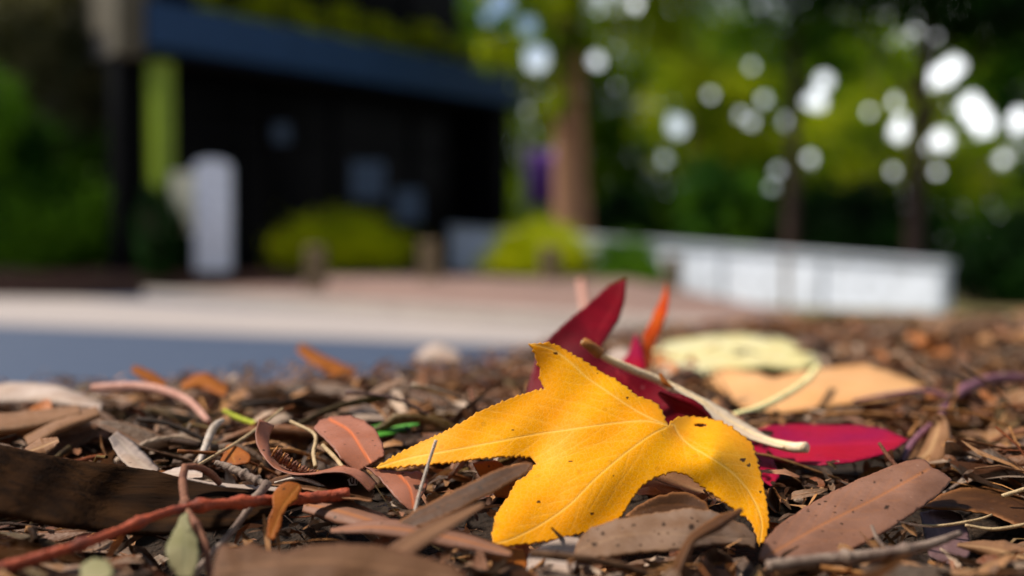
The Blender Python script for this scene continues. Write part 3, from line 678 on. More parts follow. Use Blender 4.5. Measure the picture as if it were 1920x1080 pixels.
o = traced('sweetgum_leaf', [(1405, 812), (1440, 797), (1500, 794), (1560, 796), (1610, 796), (1660, 803), (1705, 824), (1670, 848), (1600, 866), (1540, 872), (1480, 868), (1450, 862), (1462, 890), (1448, 912), (1425, 898), (1405, 860), (1380, 830)],
     [(1405, 812, .372), (1705, 824, .352), (1450, 905, .322), (1560, 870, .326), (1660, 850, .334), (1560, 796, .385), (1450, 850, .352)], m_mag, [[(1400, 830), (1500, 833), (1600, 832), (1700, 824)], [(1400, 830), (1430, 860), (1450, 905)]], step=5, tooth=1.2, tooth_len=14, ripple=.001)
tag(o, 'magenta red pointed leaf lying flat right of the yellow leaf', 'leaf')
KEEP.append(([(1430, 800), (1600, 797), (1700, 824), (1600, 866), (1480, 868)], .40))
o = traced('sweetgum_leaf', [(1158, 690), (1178, 662), (1192, 622), (1204, 650), (1212, 690), (1190, 705)], [(1158, 690, .43), (1192, 622, .45), (1212, 690, .43)], m_mag, [[(1185, 700), (1192, 630)]], step=5, side=False)
tag(o, 'small bright red leaf tip poking up between crimson and orange leaves', 'leaf')
o = traced('curled_leaf', [(1198, 690), (1205, 655), (1206, 628), (1225, 590), (1243, 550), (1249, 528), (1256, 550), (1252, 585), (1240, 618), (1226, 650), (1216, 695)], [(1198, 690, .44), (1249, 528, .50), (1216, 695, .445), (1256, 585, .47)], m_org, [[(1207, 690), (1230, 600), (1249, 535)]], step=5, side=False)
tag(o, 'thin curled orange leaf standing upright behind the red leaf tip', 'leaf')
o = traced('fallen_leaf', [(1135, 668), (1150, 655), (1175, 650), (1195, 668), (1185, 690), (1150, 690)], [(1135, 668, .5), (1195, 668, .5), (1150, 690, .48)], m_bone, step=6, side=False)
tag(o, 'pale lilac white leaf scrap behind the crimson leaf', 'leaf')
# pale leaves behind
o = traced('sweetgum_leaf', [(1225, 690), (1212, 662), (1255, 640), (1330, 628), (1400, 626), (1470, 632), (1520, 655), (1540, 680), (1500, 694), (1440, 688), (1380, 694), (1320, 706), (1270, 700)], [(1215, 665, .66), (1540, 680, .66), (1380, 694, .60), (1400, 626, .84)], m_pale, [[(1530, 682), (1400, 660), (1230, 668)], [(1530, 682), (1450, 640)]], step=7, veinw=4, ripple=.002, tooth=1.5, tooth_len=18)
tag(o, 'pale yellow green leaf lying behind the peach coloured leaf', 'leaf')
pet = stem('petiole', [(1534, 688, .52), (1505, 720, .47), (1440, 758, .425), (1375, 781, .40)], [6, 6.5, 6.5, 7], s_pety, parent=None); tag(pet, 'pale yellow leaf stalk slanting across the peach leaf', 'stalk')
pet.name = 'leaf_stalk'
o = traced('sweetgum_leaf', [(1290, 700), (1330, 692), (1370, 690), (1425, 698), (1452, 708), (1480, 700), (1530, 692), (1580, 686), (1630, 683), (1665, 695), (1700, 708), (1745, 722), (1700, 742), (1650, 752), (1590, 757), (1530, 768), (1470, 775), (1430, 768), (1385, 762), (1360, 735), (1330, 722)],
     [(1290, 700, .60), (1630, 683, .61), (1745, 722, .56), (1470, 775, .455), (1385, 762, .47), (1455, 712, .54), (1590, 757, .48)], m_peach, [[(1470, 770), (1560, 728), (1730, 722)], [(1470, 770), (1400, 720), (1310, 702)]], step=7, veinw=3, ripple=.002)
tag(o, 'large flat peach orange leaf lying behind the magenta leaf', 'leaf')
KEEP.append(([(1300, 640), (1640, 640), (1740, 722), (1650, 752), (1470, 775), (1385, 762)], .62))
o = traced('fallen_leaf', [(1600, 765), (1650, 752), (1700, 750), (1740, 768), (1710, 792), (1650, 786)], [(1600, 765, .50), (1740, 768, .50), (1650, 786, .47)], m_rust, step=6, side=False)
tag(o, 'small golden orange scrap under the right end of the peach leaf', 'leaf')
# big pale stalk
o = stem('leaf_stalk', [(1092, 640, .345), (1130, 668, .347), (1190, 695, .35), (1240, 716, .352), (1300, 752, .35), (1370, 795, .345), (1430, 824, .34), (1480, 838, .335), (1512, 839, .33)], [4, 6, 7.5, 8, 8, 12, 13, 8, 7, 8, 10, 10.5], s_pet, 60, jit=.06)
tag(o, 'thick pale beige leaf stalk with knobbed end crossing behind the yellow leaf', 'stalk')
kb = stem('tip', [(1092, 640, .3446), (1105, 648, .3446), (1125, 664, .3462)], [8, 10, 11], s_tip, 12, parent=o)
kb2 = stem('scrap', [(1238, 700, .346), (1246, 716, .345), (1262, 728, .343)], [3, 6, 2], m_rust, 12); kb2.name = 'leaf_scrap'; tag(kb2, 'small orange leaf scrap lying on the thick pale stalk', 'leaf')
o = band('flat_stalk', [(1248, 716, .350), (1310, 752, .349), (1370, 792, .345), (1425, 820, .341), (1470, 838, .337)], [5, 16, 30, 22, 6], hero_mat('dry_flat_stalk', (.74, .58, .40), (.62, .48, .38), (.7, .5, .3), .5, .1, .3, 60, .3), .006, .001); tag(o, 'flat papery mauve beige strip lying along the thick pale stalk', 'stalk')
o = band('curled_leaf', [(1235, 735, .338), (1265, 752, .336), (1300, 768, .334), (1345, 800, .333)], [8, 34, 30, 6], m_red, -.006, .006); tag(o, 'curled crimson scrap under the middle of the thick pale stalk', 'leaf')
# right side leaves
o = traced('eucalyptus_leaf', [(1422, 1046), (1436, 1010), (1462, 982), (1510, 950), (1560, 922), (1610, 898), (1660, 878), (1705, 862), (1734, 860), (1746, 876), (1766, 884), (1786, 900), (1760, 928), (1735, 945), (1700, 970), (1650, 1003), (1600, 1028), (1540, 1048), (1490, 1058), (1450, 1058)],
     [(1422, 1046, .252), (1740, 862, .305), (1786, 900, .298), (1600, 1030, .262), (1520, 945, .283), (1640, 940, .286)], m_grey, [[(1425, 1050), (1530, 990), (1640, 935), (1740, 880)]], step=4, marks=[(1662, 951, 5), (1550, 905, 2), (1600, 960, 2), (1640, 905, 2), (1690, 900, 2.4), (1480, 1000, 2), (1730, 888, 3)], veinw=2.3, cup=.0015, thick=.0006)
tag(o, 'large flat pinkish grey leaf with dark specks at the lower right', 'leaf')
KEEP.append(([(1422, 1046), (1510, 950), (1610, 898), (1734, 860), (1786, 900), (1700, 970), (1600, 1028), (1490, 1058)], .265))
o = traced('eucalyptus_leaf', [(1728, 952), (1760, 928), (1800, 914), (1850, 911), (1900, 922), (1960, 950), (1990, 985), (1960, 1000), (1910, 985), (1860, 965), (1800, 955)], [(1728, 952, .30), (1850, 911, .318), (1960, 1000, .285), (1800, 955, .296)], m_dkb, [[(1730, 950), (1820, 935), (1900, 950), (1980, 985)]], step=5, veinw=1.6, side=False, cup=.002)
tag(o, 'dark brown arched leaf with a pale rim at the right edge', 'leaf')
o = traced('eucalyptus_leaf', [(1725, 960), (1760, 952), (1800, 962), (1818, 1000), (1822, 1040), (1780, 1060), (1740, 1040)], [(1725, 960, .30), (1818, 1000, .29), (1760, 1060, .268)], m_prp, [[(1745, 955), (1780, 1055)]], step=5)
tag(o, 'purplish grey leaf under the dark arched leaf', 'leaf')
o = band('eucalyptus_leaf', [(1795, 1022, .268), (1860, 1030, .268), (1960, 1058, .262)], [6, 40, 44], m_tan, .004, .003); tag(o, 'tan leaf lying in the bottom right corner', 'leaf')
o = band('eucalyptus_leaf', [(1840, 880, .36), (1890, 862, .36), (1960, 850, .36)], [10, 60, 66], m_grey, .03, .004); tag(o, 'grey brown leaf cut by the right edge above the dark arched leaf', 'leaf')
o = band('curled_leaf', [(1705, 868, .36), (1740, 850, .37), (1760, 800, .39), (1752, 780, .395)], [8, 70, 60, 20], m_tan, .02, .012); tag(o, 'curled tan leaf with pale ridge beside the purple twig', 'leaf')
o = band('eucalyptus_leaf', [(1436, 855, .36), (1470, 870, .355), (1500, 893, .35)], [10, 50, 8], m_tan, .008, .004); tag(o, 'small tan leaf under the knobbed end of the pale stalk', 'leaf')
o = band('eucalyptus_leaf', [(1500, 900, .35), (1535, 925, .34), (1560, 938, .335)], [6, 30, 6], m_bone, .004, .004); tag(o, 'small bleached leaf above the large pinkish grey leaf', 'leaf')
o = band('seed_pod', [(1447, 915, .297), (1450, 935, .296), (1458, 960, .293)], [10, 30, 8], m_dkb, .002, -.004); tag(o, 'small dark pod standing right of the yellow leaf', 'pod')
# under the yellow leaf
o = traced('eucalyptus_leaf', [(1072, 1052), (1082, 1015), (1105, 990), (1150, 974), (1200, 966), (1250, 958), (1290, 952), (1335, 956), (1360, 968), (1400, 985), (1418, 1005), (1418, 1028), (1380, 1020), (1330, 1022), (1270, 1030), (1200, 1036), (1130, 1044)], [(1075, 1045, .252), (1300, 955, .272), (1415, 1010, .272), (1300, 1030, .255)], m_spot, [[(1080, 1030), (1200, 1000), (1410, 1010)]], step=4, side=False, marks=[(1297, 988, 7), (1190, 985, 4), (1245, 983, 4), (1130, 1000, 4), (1115, 1020, 5), (1160, 1022, 4)], cup=.002)
tag(o, 'grey brown leaf with round dark spots below the yellow leaf', 'leaf')
o = traced('curled_leaf', [(1170, 968), (1195, 948), (1225, 932), (1260, 922), (1295, 924), (1322, 940), (1332, 960), (1300, 968), (1240, 972)], [(1170, 968, .276), (1260, 922, .284), (1332, 960, .279), (1240, 972, .276)], m_dkb, [[(1175, 966), (1250, 945), (1325, 955)]], step=5, side=False, cup=-.002)
tag(o, 'dark reddish brown arched leaf in the gap below the yellow leaf', 'leaf')
o = band('curled_leaf', [(1258, 1100, .240), (1280, 1045, .243), (1300, 1010, .246), (1345, 982, .25), (1392, 955, .256)], [26, 22, 16, 26, 6], m_dkb, .004, .004); tag(o, 'curled olive and rust leaf rising at the bottom edge', 'leaf')
o = band('fallen_leaf', [(1140, 960, .30), (1180, 905, .31), (1240, 905, .315), (1330, 925, .315)], [20, 50, 60, 30], m_tan, .01, .004); tag(o, 'tan leaf lying in the shade under the yellow leaf', 'leaf')
# pinkish leaves left of the yellow tip
o = traced('curled_leaf', [(588, 802), (600, 788), (625, 780), (655, 779), (685, 788), (706, 808), (720, 838), (722, 856), (700, 868), (680, 878), (672, 888), (655, 872), (638, 858), (618, 832)], [(588, 802, .318), (655, 779, .332), (722, 850, .302), (672, 888, .296), (640, 835, .303), (690, 815, .313)], m_pink, [[(618, 786), (655, 808), (680, 845), (696, 868)]], step=3.5, veinw=2.6, side=False, ripple=.0003, thick=.0005)
tag(o, 'arched pinkish brown leaf with orange midrib left of the yellow tip', 'leaf')
KEEP.append(([(588, 802), (655, 779), (706, 808), (722, 856), (672, 888), (618, 832)], .30))
o = traced('eucalyptus_leaf', [(681, 872), (700, 878), (740, 884), (790, 884), (803, 902), (796, 925), (785, 935), (776, 962), (755, 945), (735, 925), (715, 900)], [(681, 872, .298), (803, 902, .296), (776, 962, .284), (740, 884, .296)], m_pink, [[(745, 886), (768, 915), (776, 958)]], step=3.5, veinw=2.2, side=False, marks=[(782, 913, 7), (790, 918, 6)])
tag(o, 'pinkish brown leaf hanging under the left tip of the yellow leaf', 'leaf')
KEEP.append(([(681, 872), (803, 890), (776, 962), (715, 900)], .285))
o = band('leaf_ribbon', [(500, 792, .312), (492, 815, .308), (497, 845, .303), (520, 875, .299), (560, 888, .297), (610, 884, .295), (645, 879, .293), (675, 889, .291), (700, 915, .288)], [30, 26, 14, 8, 5, 5, 12, 22, 20], m_pink, [.003, .002, .006, .012, .012, .01], .001, vein=False)
tag(o, 'thin curled leaf ribbon looping beside the dried seed curl', 'leaf')
o = band('eucalyptus_leaf', [(505, 905, .300), (560, 900, .296), (620, 906, .290), (700, 930, .284)], [8, 34, 48, 20], m_dkb, .012, -.002, vein=False); tag(o, 'black brown folded leaf under the looping ribbon', 'leaf')
o = stem('straw_stem', [(515, 905, .292), (555, 897, .291), (590, 905, .289), (632, 925, .286)], [2, 3.5, 4, 2], s_wht); tag(o, 'pale curved straw just above the tip of the red twig', 'twig')
# dark front leaves
o = traced('eucalyptus_leaf', [(738, 992), (752, 974), (790, 950), (830, 930), (870, 910), (910, 890), (950, 874), (985, 866), (1000, 868), (990, 884), (960, 902), (920, 926), (880, 945), (840, 965), (800, 982), (765, 992)], [(738, 992, .256), (1000, 868, .262), (880, 945, .256), (870, 910, .262)], m_dkb, [[(745, 986), (870, 928), (995, 870)]], step=4, side=False, cup=.001, marks=[(820, 952, 4), (900, 915, 5), (870, 935, 3)])
tag(o, 'dark brown pointed leaf overlapping the lower left of the yellow leaf', 'leaf')
KEEP.append(([(738, 992), (830, 930), (985, 866), (1000, 868), (880, 945), (765, 992)], .25))
o = traced('fallen_leaf', [(885, 868), (930, 862), (955, 880), (975, 905), (960, 935), (930, 930), (905, 900)], [(885, 868, .30), (975, 905, .298), (930, 935, .292)], m_rust, step=4, side=False, marks=[(925, 885, 2), (915, 875, 2), (940, 900, 2)])
tag(o, 'speckled rusty leaf behind the dark pointed leaf', 'leaf')
o = band('grass_blade', [(640, 1110, .222), (740, 1040, .228), (820, 990, .234), (908, 945, .24)], [50, 40, 32, 6], m_umb, .006, .002); tag(o, 'out of focus tan blade rising from the bottom edge', 'leaf')
KEEP.append(([(640, 1080), (820, 980), (908, 940), (830, 1010), (700, 1080)], .235))
o = traced('eucalyptus_leaf', [(395, 1100), (405, 1035), (420, 1018), (440, 1030), (470, 1016), (500, 1030), (540, 1036), (580, 1022), (640, 1018), (710, 1022), (780, 1040), (850, 1060), (900, 1100)], [(395, 1100, .215), (420, 1018, .228), (640, 1018, .226), (900, 1100, .215)], m_umb, [[(400, 1070), (600, 1052), (850, 1085)]], step=6, side=False, cup=.002)
tag(o, 'broad blurred tan leaf at the bottom edge left of centre', 'leaf')
KEEP.append(([(405, 1035), (640, 1018), (780, 1040), (880, 1080), (405, 1080)], .235))
o = band('eucalyptus_leaf', [(570, 945, .285), (640, 960, .276), (720, 985, .268), (770, 1000, .262)], [30, 46, 40, 8], m_grey, .006, .003); tag(o, 'grey brown leaf running under the dark pointed leaf', 'leaf')
o = band('eucalyptus_leaf', [(620, 940, .287), (680, 965, .278), (740, 985, .272)], [12, 24, 8], m_tan, .004, .002); tag(o, 'narrow tan leaf beside the tip of the red twig', 'leaf')
o = band('eucalyptus_leaf', [(620, 995, .258), (720, 990, .256), (850, 1010, .253), (960, 1040, .25)], [8, 34, 38, 10], m_grey, .005, .003); tag(o, 'grey brown leaf crossing under the tan blade', 'leaf')
o = traced('eucalyptus_leaf', [(985, 1100), (992, 1035), (1020, 1020), (1060, 1005), (1090, 1010), (1085, 1050), (1060, 1100)], [(985, 1100, .246), (1060, 1005, .266), (1070, 1100, .246)], m_bone, [[(1015, 1100), (1045, 1010)]], step=5, side=False)
tag(o, 'pale greyish leaf below the lowest tip of the yellow leaf', 'leaf')
o = traced('fallen_leaf', [(905, 1058), (915, 1030), (930, 1020), (985, 1030), (990, 1075), (950, 1085)], [(905, 1058, .254), (930, 1020, .262), (990, 1075, .252)], m_rust, step=5, side=False)
tag(o, 'golden brown scrap under the lowest tip of the yellow leaf', 'leaf')
# big bark sheath at left
o = traced('bark_sheath', [(-90, 805), (-20, 828), (60, 846), (140, 862), (220, 872), (290, 882), (360, 900), (430, 912), (520, 918), (600, 930), (560, 945), (500, 965), (430, 985), (350, 996), (250, 998), (120, 985), (20, 965), (-90, 940)], [(-90, 805, .268), (200, 870, .282), (600, 930, .288), (430, 985, .268), (120, 985, .252), (-90, 940, .236), (200, 935, .275)], m_bkk, step=6, side=False, ripple=.001, thick=.0012, tooth=1.2, tooth_len=30)
tag(o, 'broad dark curved bark strip across the lower left', 'bark')
KEEP.append(([(-20, 828), (140, 862), (290, 882), (430, 905), (560, 935), (430, 985), (250, 998), (20, 965), (-20, 950)], .25))
o = band('bark_rim', [(345, 897, .279), (420, 910, .281), (500, 916, .284), (580, 925, .287), (655, 935, .288)], [2, 7, 8, 6, 3], m_bone, .001, 0); o.name = 'fibre_strip'; tag(o, 'pale fibrous strip along the rim of the dark bark', 'bark')
# twigs
o = stem('red_twig', [(-60, 1085, .222), (60, 1050, .230), (190, 1008, .240), (290, 968, .250), (350, 952, .257), (430, 944, .264), (500, 938, .270), (560, 935, .274), (620, 930, .277), (656, 925, .278)], [18, 14, 11, 9, 9, 8, 8, 10, 9, 10, 12, 11], s_red, 110, nodes=(.62, .83, .3, .45, .72), jit=.3); tag(o, 'long smooth red twig running along the lower left', 'twig')
o = stem('forked_twig', [(347, 874, .272), (343, 900, .268), (346, 935, .262), (352, 960, .256), (368, 985, .251), (385, 1025, .246), (395, 1100, .238)], [7, 8, 8, 7, 7, 6, 7], s_redb, 60, nodes=(.3, .5)); tag(o, 'kinked brown twig standing upright across the dark bark', 'twig')
stem('side_shoot', [(347, 876, .272), (370, 876, .274), (395, 888, .277), (412, 906, .280)], [6, 7, 7, 6], s_redb, 30, parent=o)
o = stem('grey_twig', [(404, 867, .287), (430, 877, .286), (458, 890, .284), (490, 905, .281), (500, 912, .28)], [5, 8, 8, 8, 5], s_grey, 40, nodes=(.55, .8), jit=.3); tag(o, 'short knobbly grey twig with pointed buds near the red twig', 'twig')
o = stem('grey_twig', [(502, 905, .279), (480, 935, .274), (440, 990, .264), (400, 1035, .254), (350, 1090, .244)], [9, 7, 6, 6, 5], s_grey, 40, nodes=(.15,)); tag(o, 'grey twig slanting down from under the rust orange scrap', 'twig')
o = traced('fallen_leaf', [(520, 912), (535, 903), (560, 906), (568, 915), (556, 935), (540, 950), (530, 965), (528, 985), (512, 1015), (500, 1005), (503, 975), (512, 950), (510, 930)], [(520, 912, .272), (568, 915, .272), (505, 1012, .258)], m_rust, [[(560, 910), (530, 950), (508, 1005)]], step=3.5, side=False)
tag(o, 'curled rust orange leaf scrap hanging over the red twig', 'leaf')
o = traced('fallen_leaf', [(342, 965), (352, 958), (358, 985), (372, 1010), (376, 1045), (362, 1085), (335, 1085), (315, 1050), (310, 1025), (328, 990)], [(350, 958, .250), (310, 1025, .238), (376, 1045, .238), (345, 1085, .232)], m_olv, [[(349, 960), (345, 1080)]], step=5, side=False, cup=.001)
tag(o, 'small greyish green leaf hanging from the kinked brown twig', 'leaf')
o = traced('fallen_leaf', [(150, 1060), (175, 1045), (205, 1050), (215, 1075), (190, 1100), (150, 1095)], [(150, 1060, .222), (215, 1060, .222), (180, 1100, .215)], m_olv, step=6, side=False)
tag(o, 'tiny blurred grey green leaf at the bottom left', 'leaf')
o = stem('straw_stem', [(530, 766, .345), (455, 823, .325), (372, 872, .302)], [2.5, 3.2, 3], s_straw); tag(o, 'thin straight straw slanting over the left litter', 'twig')
o = stem('straw_stem', [(818, 825, .276), (800, 880, .274), (780, 950, .268), (772, 1005, .262)], [3.2, 3, 3.2, 3], s_wht); tag(o, 'thin pale straw standing in front of the yellow leaf tip', 'twig')
o = stem('straw_stem', [(545, 790, .335), (590, 815, .325), (588, 850, .318), (592, 876, .312)], [3, 3, 4, 4], s_straw); tag(o, 'bent straw left of the arched pinkish leaf', 'twig')
o = stem('straw_stem', [(605, 835, .315), (630, 860, .308), (645, 880, .302)], [4, 4.5, 4], s_straw); tag(o, 'short straw running under the arched pinkish leaf', 'twig')
o = stem('bleached_twig', [(418, 788, .345), (402, 800, .34), (388, 830, .332), (374, 868, .318)], [5, 8, 7, 4], s_wht); tag(o, 'small bleached hooked twig left of the long straw', 'twig')
o = stem('pinkish_twig', [(175, 727, .42), (260, 725, .41), (320, 737, .40), (360, 757, .39), (392, 792, .375)], [7, 9, 9, 8, 6], s_pinkt); tag(o, 'arched pinkish twig on the skyline of the left litter', 'twig')
o = stem('young_twig', [(420, 770, .385), (445, 783, .38), (480, 795, .372)], [4, 5, 5], stem_mat('yellow_green_stem', (.40, .42, .02), (.3, .34, .02), .5)); tag(o, 'short yellow green stem behind the long straw', 'twig')
o = stem('purple_twig', [(1690, 868, .35), (1712, 830, .37), (1752, 792, .40), (1785, 750, .45), (1820, 725, .47), (1870, 710, .48), (1960, 708, .49)], [6, 7, 7, 7, 10, 8, 6], s_prp, 60, nodes=(.55,)); tag(o, 'purple twig bending toward the right edge', 'twig')
o = stem('purple_twig', [(1785, 748, .45), (1735, 733, .455), (1680, 738, .46), (1600, 752, .465)], [5, 4, 4, 3], s_prp, 40); tag(o, 'thin dark purple shoot lying along the peach leaf', 'twig')
o = stem('thick_twig', [(1440, 1062, .240), (1530, 1052, .243), (1650, 1040, .246), (1740, 1022, .25), (1800, 1000, .256)], [12, 13, 12, 10, 6], s_grey, 60, nodes=(.4, .7)); tag(o, 'dark thick twig below the large pinkish grey leaf', 'twig')
o = stem('pine_needle', [(1690, 982, .285), (1760, 986, .285), (1830, 975, .287), (1860, 965, .289)], [2.5, 3, 3, 2], s_straw); tag(o, 'thin yellow needle crossing the purplish grey leaf', 'twig')
o = stem('pine_needle', [(1810, 985, .283), (1870, 992, .282), (1960, 975, .284)], [3, 3.5, 3], s_straw); tag(o, 'longer yellow needle below the dark arched leaf', 'twig')
o = stem('pine_needle', [(1880, 930, .30), (1960, 905, .302)], [4, 4], s_straw); tag(o, 'yellow needle over the dark arched leaf at the right edge', 'twig')
o = stem('thorn_twig', [(1648, 830, .318), (1665, 855, .316), (1690, 885, .313)], [3, 4, 4], s_redb); tag(o, 'short red brown twig poking up beside the magenta leaf', 'twig')
o = stem('thorn_twig', [(1634, 985, .262), (1645, 1010, .260), (1660, 1030, .258)], [3, 4, 4], s_grey); tag(o, 'tiny upright twig on the large pinkish grey leaf', 'twig')
o = stem('thorn_twig', [(1820, 880, .33), (1800, 905, .325), (1770, 925, .32)], [5, 4, 3], s_grey); tag(o, 'grey twig above the dark arched leaf', 'twig')
o = stem('thorn_twig', [(882, 730, .40), (888, 755, .395), (890, 775, .39)], [3, 4, 5], s_redb); tag(o, 'thin upright brown twig above the left lobe of the yellow leaf', 'twig')
o = stem('blurred_stalk', [(1090, 528, .62), (1098, 580, .60), (1110, 640, .58)], [9, 9, 8], s_pinkt); tag(o, 'pale pink stalk standing left of the crimson tip', 'twig')
# left side pieces
o = band('bark_strip', [(-60, 745, .43), (40, 738, .43), (110, 742, .42), (190, 765, .41)], [30, 44, 36, 20], m_bone, .01, .006, vein=False); tag(o, 'bleached bark strip on the skyline at the far left', 'bark')
o = band('bark_strip', [(-40, 800, .36), (60, 790, .365), (150, 770, .375)], [44, 40, 20], m_tan, .01, .008, vein=False); tag(o, 'rounded tan bark strip at the left edge above the dark bark', 'bark')
o = band('bark_strip', [(50, 830, .345), (110, 798, .355), (185, 772, .37)], [24, 28, 22], m_tan, .008, .006, vein=False); tag(o, 'second tan bark strip slanting beside the left edge', 'bark')
o = band('fallen_leaf', [(50, 848, .31), (80, 838, .315), (110, 825, .32)], [16, 34, 10], m_tan, .006, .003); tag(o, 'short tan leaf poking over the dark bark rim', 'leaf')
o = band('eucalyptus_leaf', [(212, 815, .33), (232, 838, .325), (262, 868, .315), (292, 888, .308)], [20, 40, 40, 22], m_bone, .01, .003); tag(o, 'bleached mauve leaf sliding down to the dark bark rim', 'leaf')
o = band('fallen_leaf', [(300, 892, .297), (340, 888, .297), (380, 890, .293)], [8, 26, 10], m_bone, .006, .002); tag(o, 'pale flat leaf beside the top of the kinked twig', 'leaf')
o = traced('curled_leaf', [(412, 868), (425, 835), (432, 832), (450, 838), (470, 852), (468, 868), (440, 872)], [(412, 868, .312), (430, 833, .322), (470, 860, .312)], m_rust, [[(430, 835), (440, 870)]], step=4); tag(o, 'small coppery leaf behind the short knobbly grey twig', 'leaf')
o = band('curled_leaf', [(560, 650, .58), (585, 668, .57), (625, 690, .56), (665, 700, .56)], [18, 26, 30, 14], m_rust, .01, .004); tag(o, 'rusty curled leaf standing up on the litter skyline', 'leaf')
o = band('curled_leaf', [(248, 690, .47), (275, 704, .465), (310, 722, .46)], [14, 22, 16], m_rust, .01, .004); tag(o, 'rust brown leaf poking up on the left skyline', 'leaf')
o = band('curled_leaf', [(340, 725, .45), (380, 715, .46), (425, 735, .45)], [10, 34, 18], m_rust, .01, .004); tag(o, 'rounded orange brown leaf on the left skyline', 'leaf')
o = band('green_leaf', [(695, 812, .37), (735, 802, .375), (785, 792, .38)], [22, 26, 10], m_grn, .01, .004); tag(o, 'fresh green leaf behind the arched pinkish leaf', 'leaf')
o = band('fallen_leaf', [(640, 790, .42), (675, 775, .42), (730, 780, .42)], [10, 30, 12], m_bone, .01, .004); tag(o, 'bleached leaf behind the fresh green leaf', 'leaf')
o = band('fallen_leaf', [(780, 790, .42), (830, 770, .42), (880, 765, .42)], [10, 34, 14], m_bone, .01, .004); tag(o, 'mauve white leaf above the left lobe of the yellow leaf', 'leaf')
o = band('fallen_leaf', [(780, 670, .75), (815, 662, .75), (860, 668, .75)], [10, 36, 14], m_bone, .01, .004); tag(o, 'pale blurred leaf on the skyline left of the yellow upper lobe', 'leaf')
# dried seed curl
o = empty('seed_curl', tuple(P(545, 868, .300))); tag(o, 'dried ridged brown seed curl beside the looping leaf ribbon', 'seed')
stem('core', [(512, 846, .300), (528, 858, .300), (548, 872, .299), (572, 884, .298), (594, 886, .298)], [6, 8, 8, 6, 3], s_redb, 40, parent=o, jit=.5, nodes=(.1, .25, .4, .55, .7))
for k in range(16):
    t_ = k/15; c_ = smoothline([(514, 847), (528, 858), (548, 872), (572, 884), (592, 887)], 16)[k]
    stem('scale', [(c_[0]-5, c_[1]+9, .2995), (c_[0]+2, c_[1]-1, .2975), (c_[0]+7+2*math.sin(k*2), c_[1]-11+5*t_, .2985)], [1, 3.2, .8], s_redb if k % 3 else s_tip, 8, parent=o)
# small white scrap with a squiggle
o = traced('white_scrap', [(651, 900), (658, 895), (664, 892), (672, 893), (681, 898), (692, 904), (684, 907), (672, 905), (668, 909), (655, 909)], [(651, 900, .290), (692, 904, .289), (664, 892, .291)], hero_mat('white_scrap_skin', (.75, .73, .70), (.7, .7, .7), (.7, .7, .7), .4, 0, 0), step=2.5, side=False, smooth_out=False)
tag(o, 'tiny white scrap with a dark squiggle under the looping ribbon', 'scrap')
m_blk, t = new_mat('black_ink'); finish(m_blk, t, (.012, .010, .012), .6, .2)
stem('squiggle', [(657, 897, .2885), (658, 905, .2885), (662, 906, .2885), (663, 897, .2885), (667, 896, .2885), (669, 907, .2885)], [1.2, 1.2], m_blk, 26, parent=o, jit=0)
stem('bar', [(672, 893, .2885), (673, 906, .2885)], [1.4, 1.4], m_blk, 6, parent=o, jit=0)

KEEP.append(([(1085, 628), (1240, 700), (1370, 770), (1530, 820), (1530, 855), (1420, 840), (1240, 735)], .30))
KEEP += [([(1728, 952), (1760, 928), (1850, 911), (1925, 935), (1925, 1000), (1860, 1045), (1725, 1050)], .285), ([(500, 903), (568, 905), (530, 985), (505, 1015)], .255), ([(310, 960), (376, 960), (376, 1085), (310, 1085)], .235),
         ([(400, 860), (430, 862), (505, 905), (500, 918), (470, 905)], .275), ([(503, 840), (600, 875), (600, 895), (520, 880)], .285), ([(645, 880), (700, 890), (700, 915), (645, 915)], .28), ([(335, 865), (410, 880), (410, 910), (360, 900), (360, 960), (335, 960)], .26),
         ([(1170, 968), (1225, 928), (1295, 926), (1335, 956), (1418, 1000), (1418, 1025), (1200, 1036), (1075, 1048)], .265), ([(1700, 862), (1750, 790), (1765, 860)], .33)]
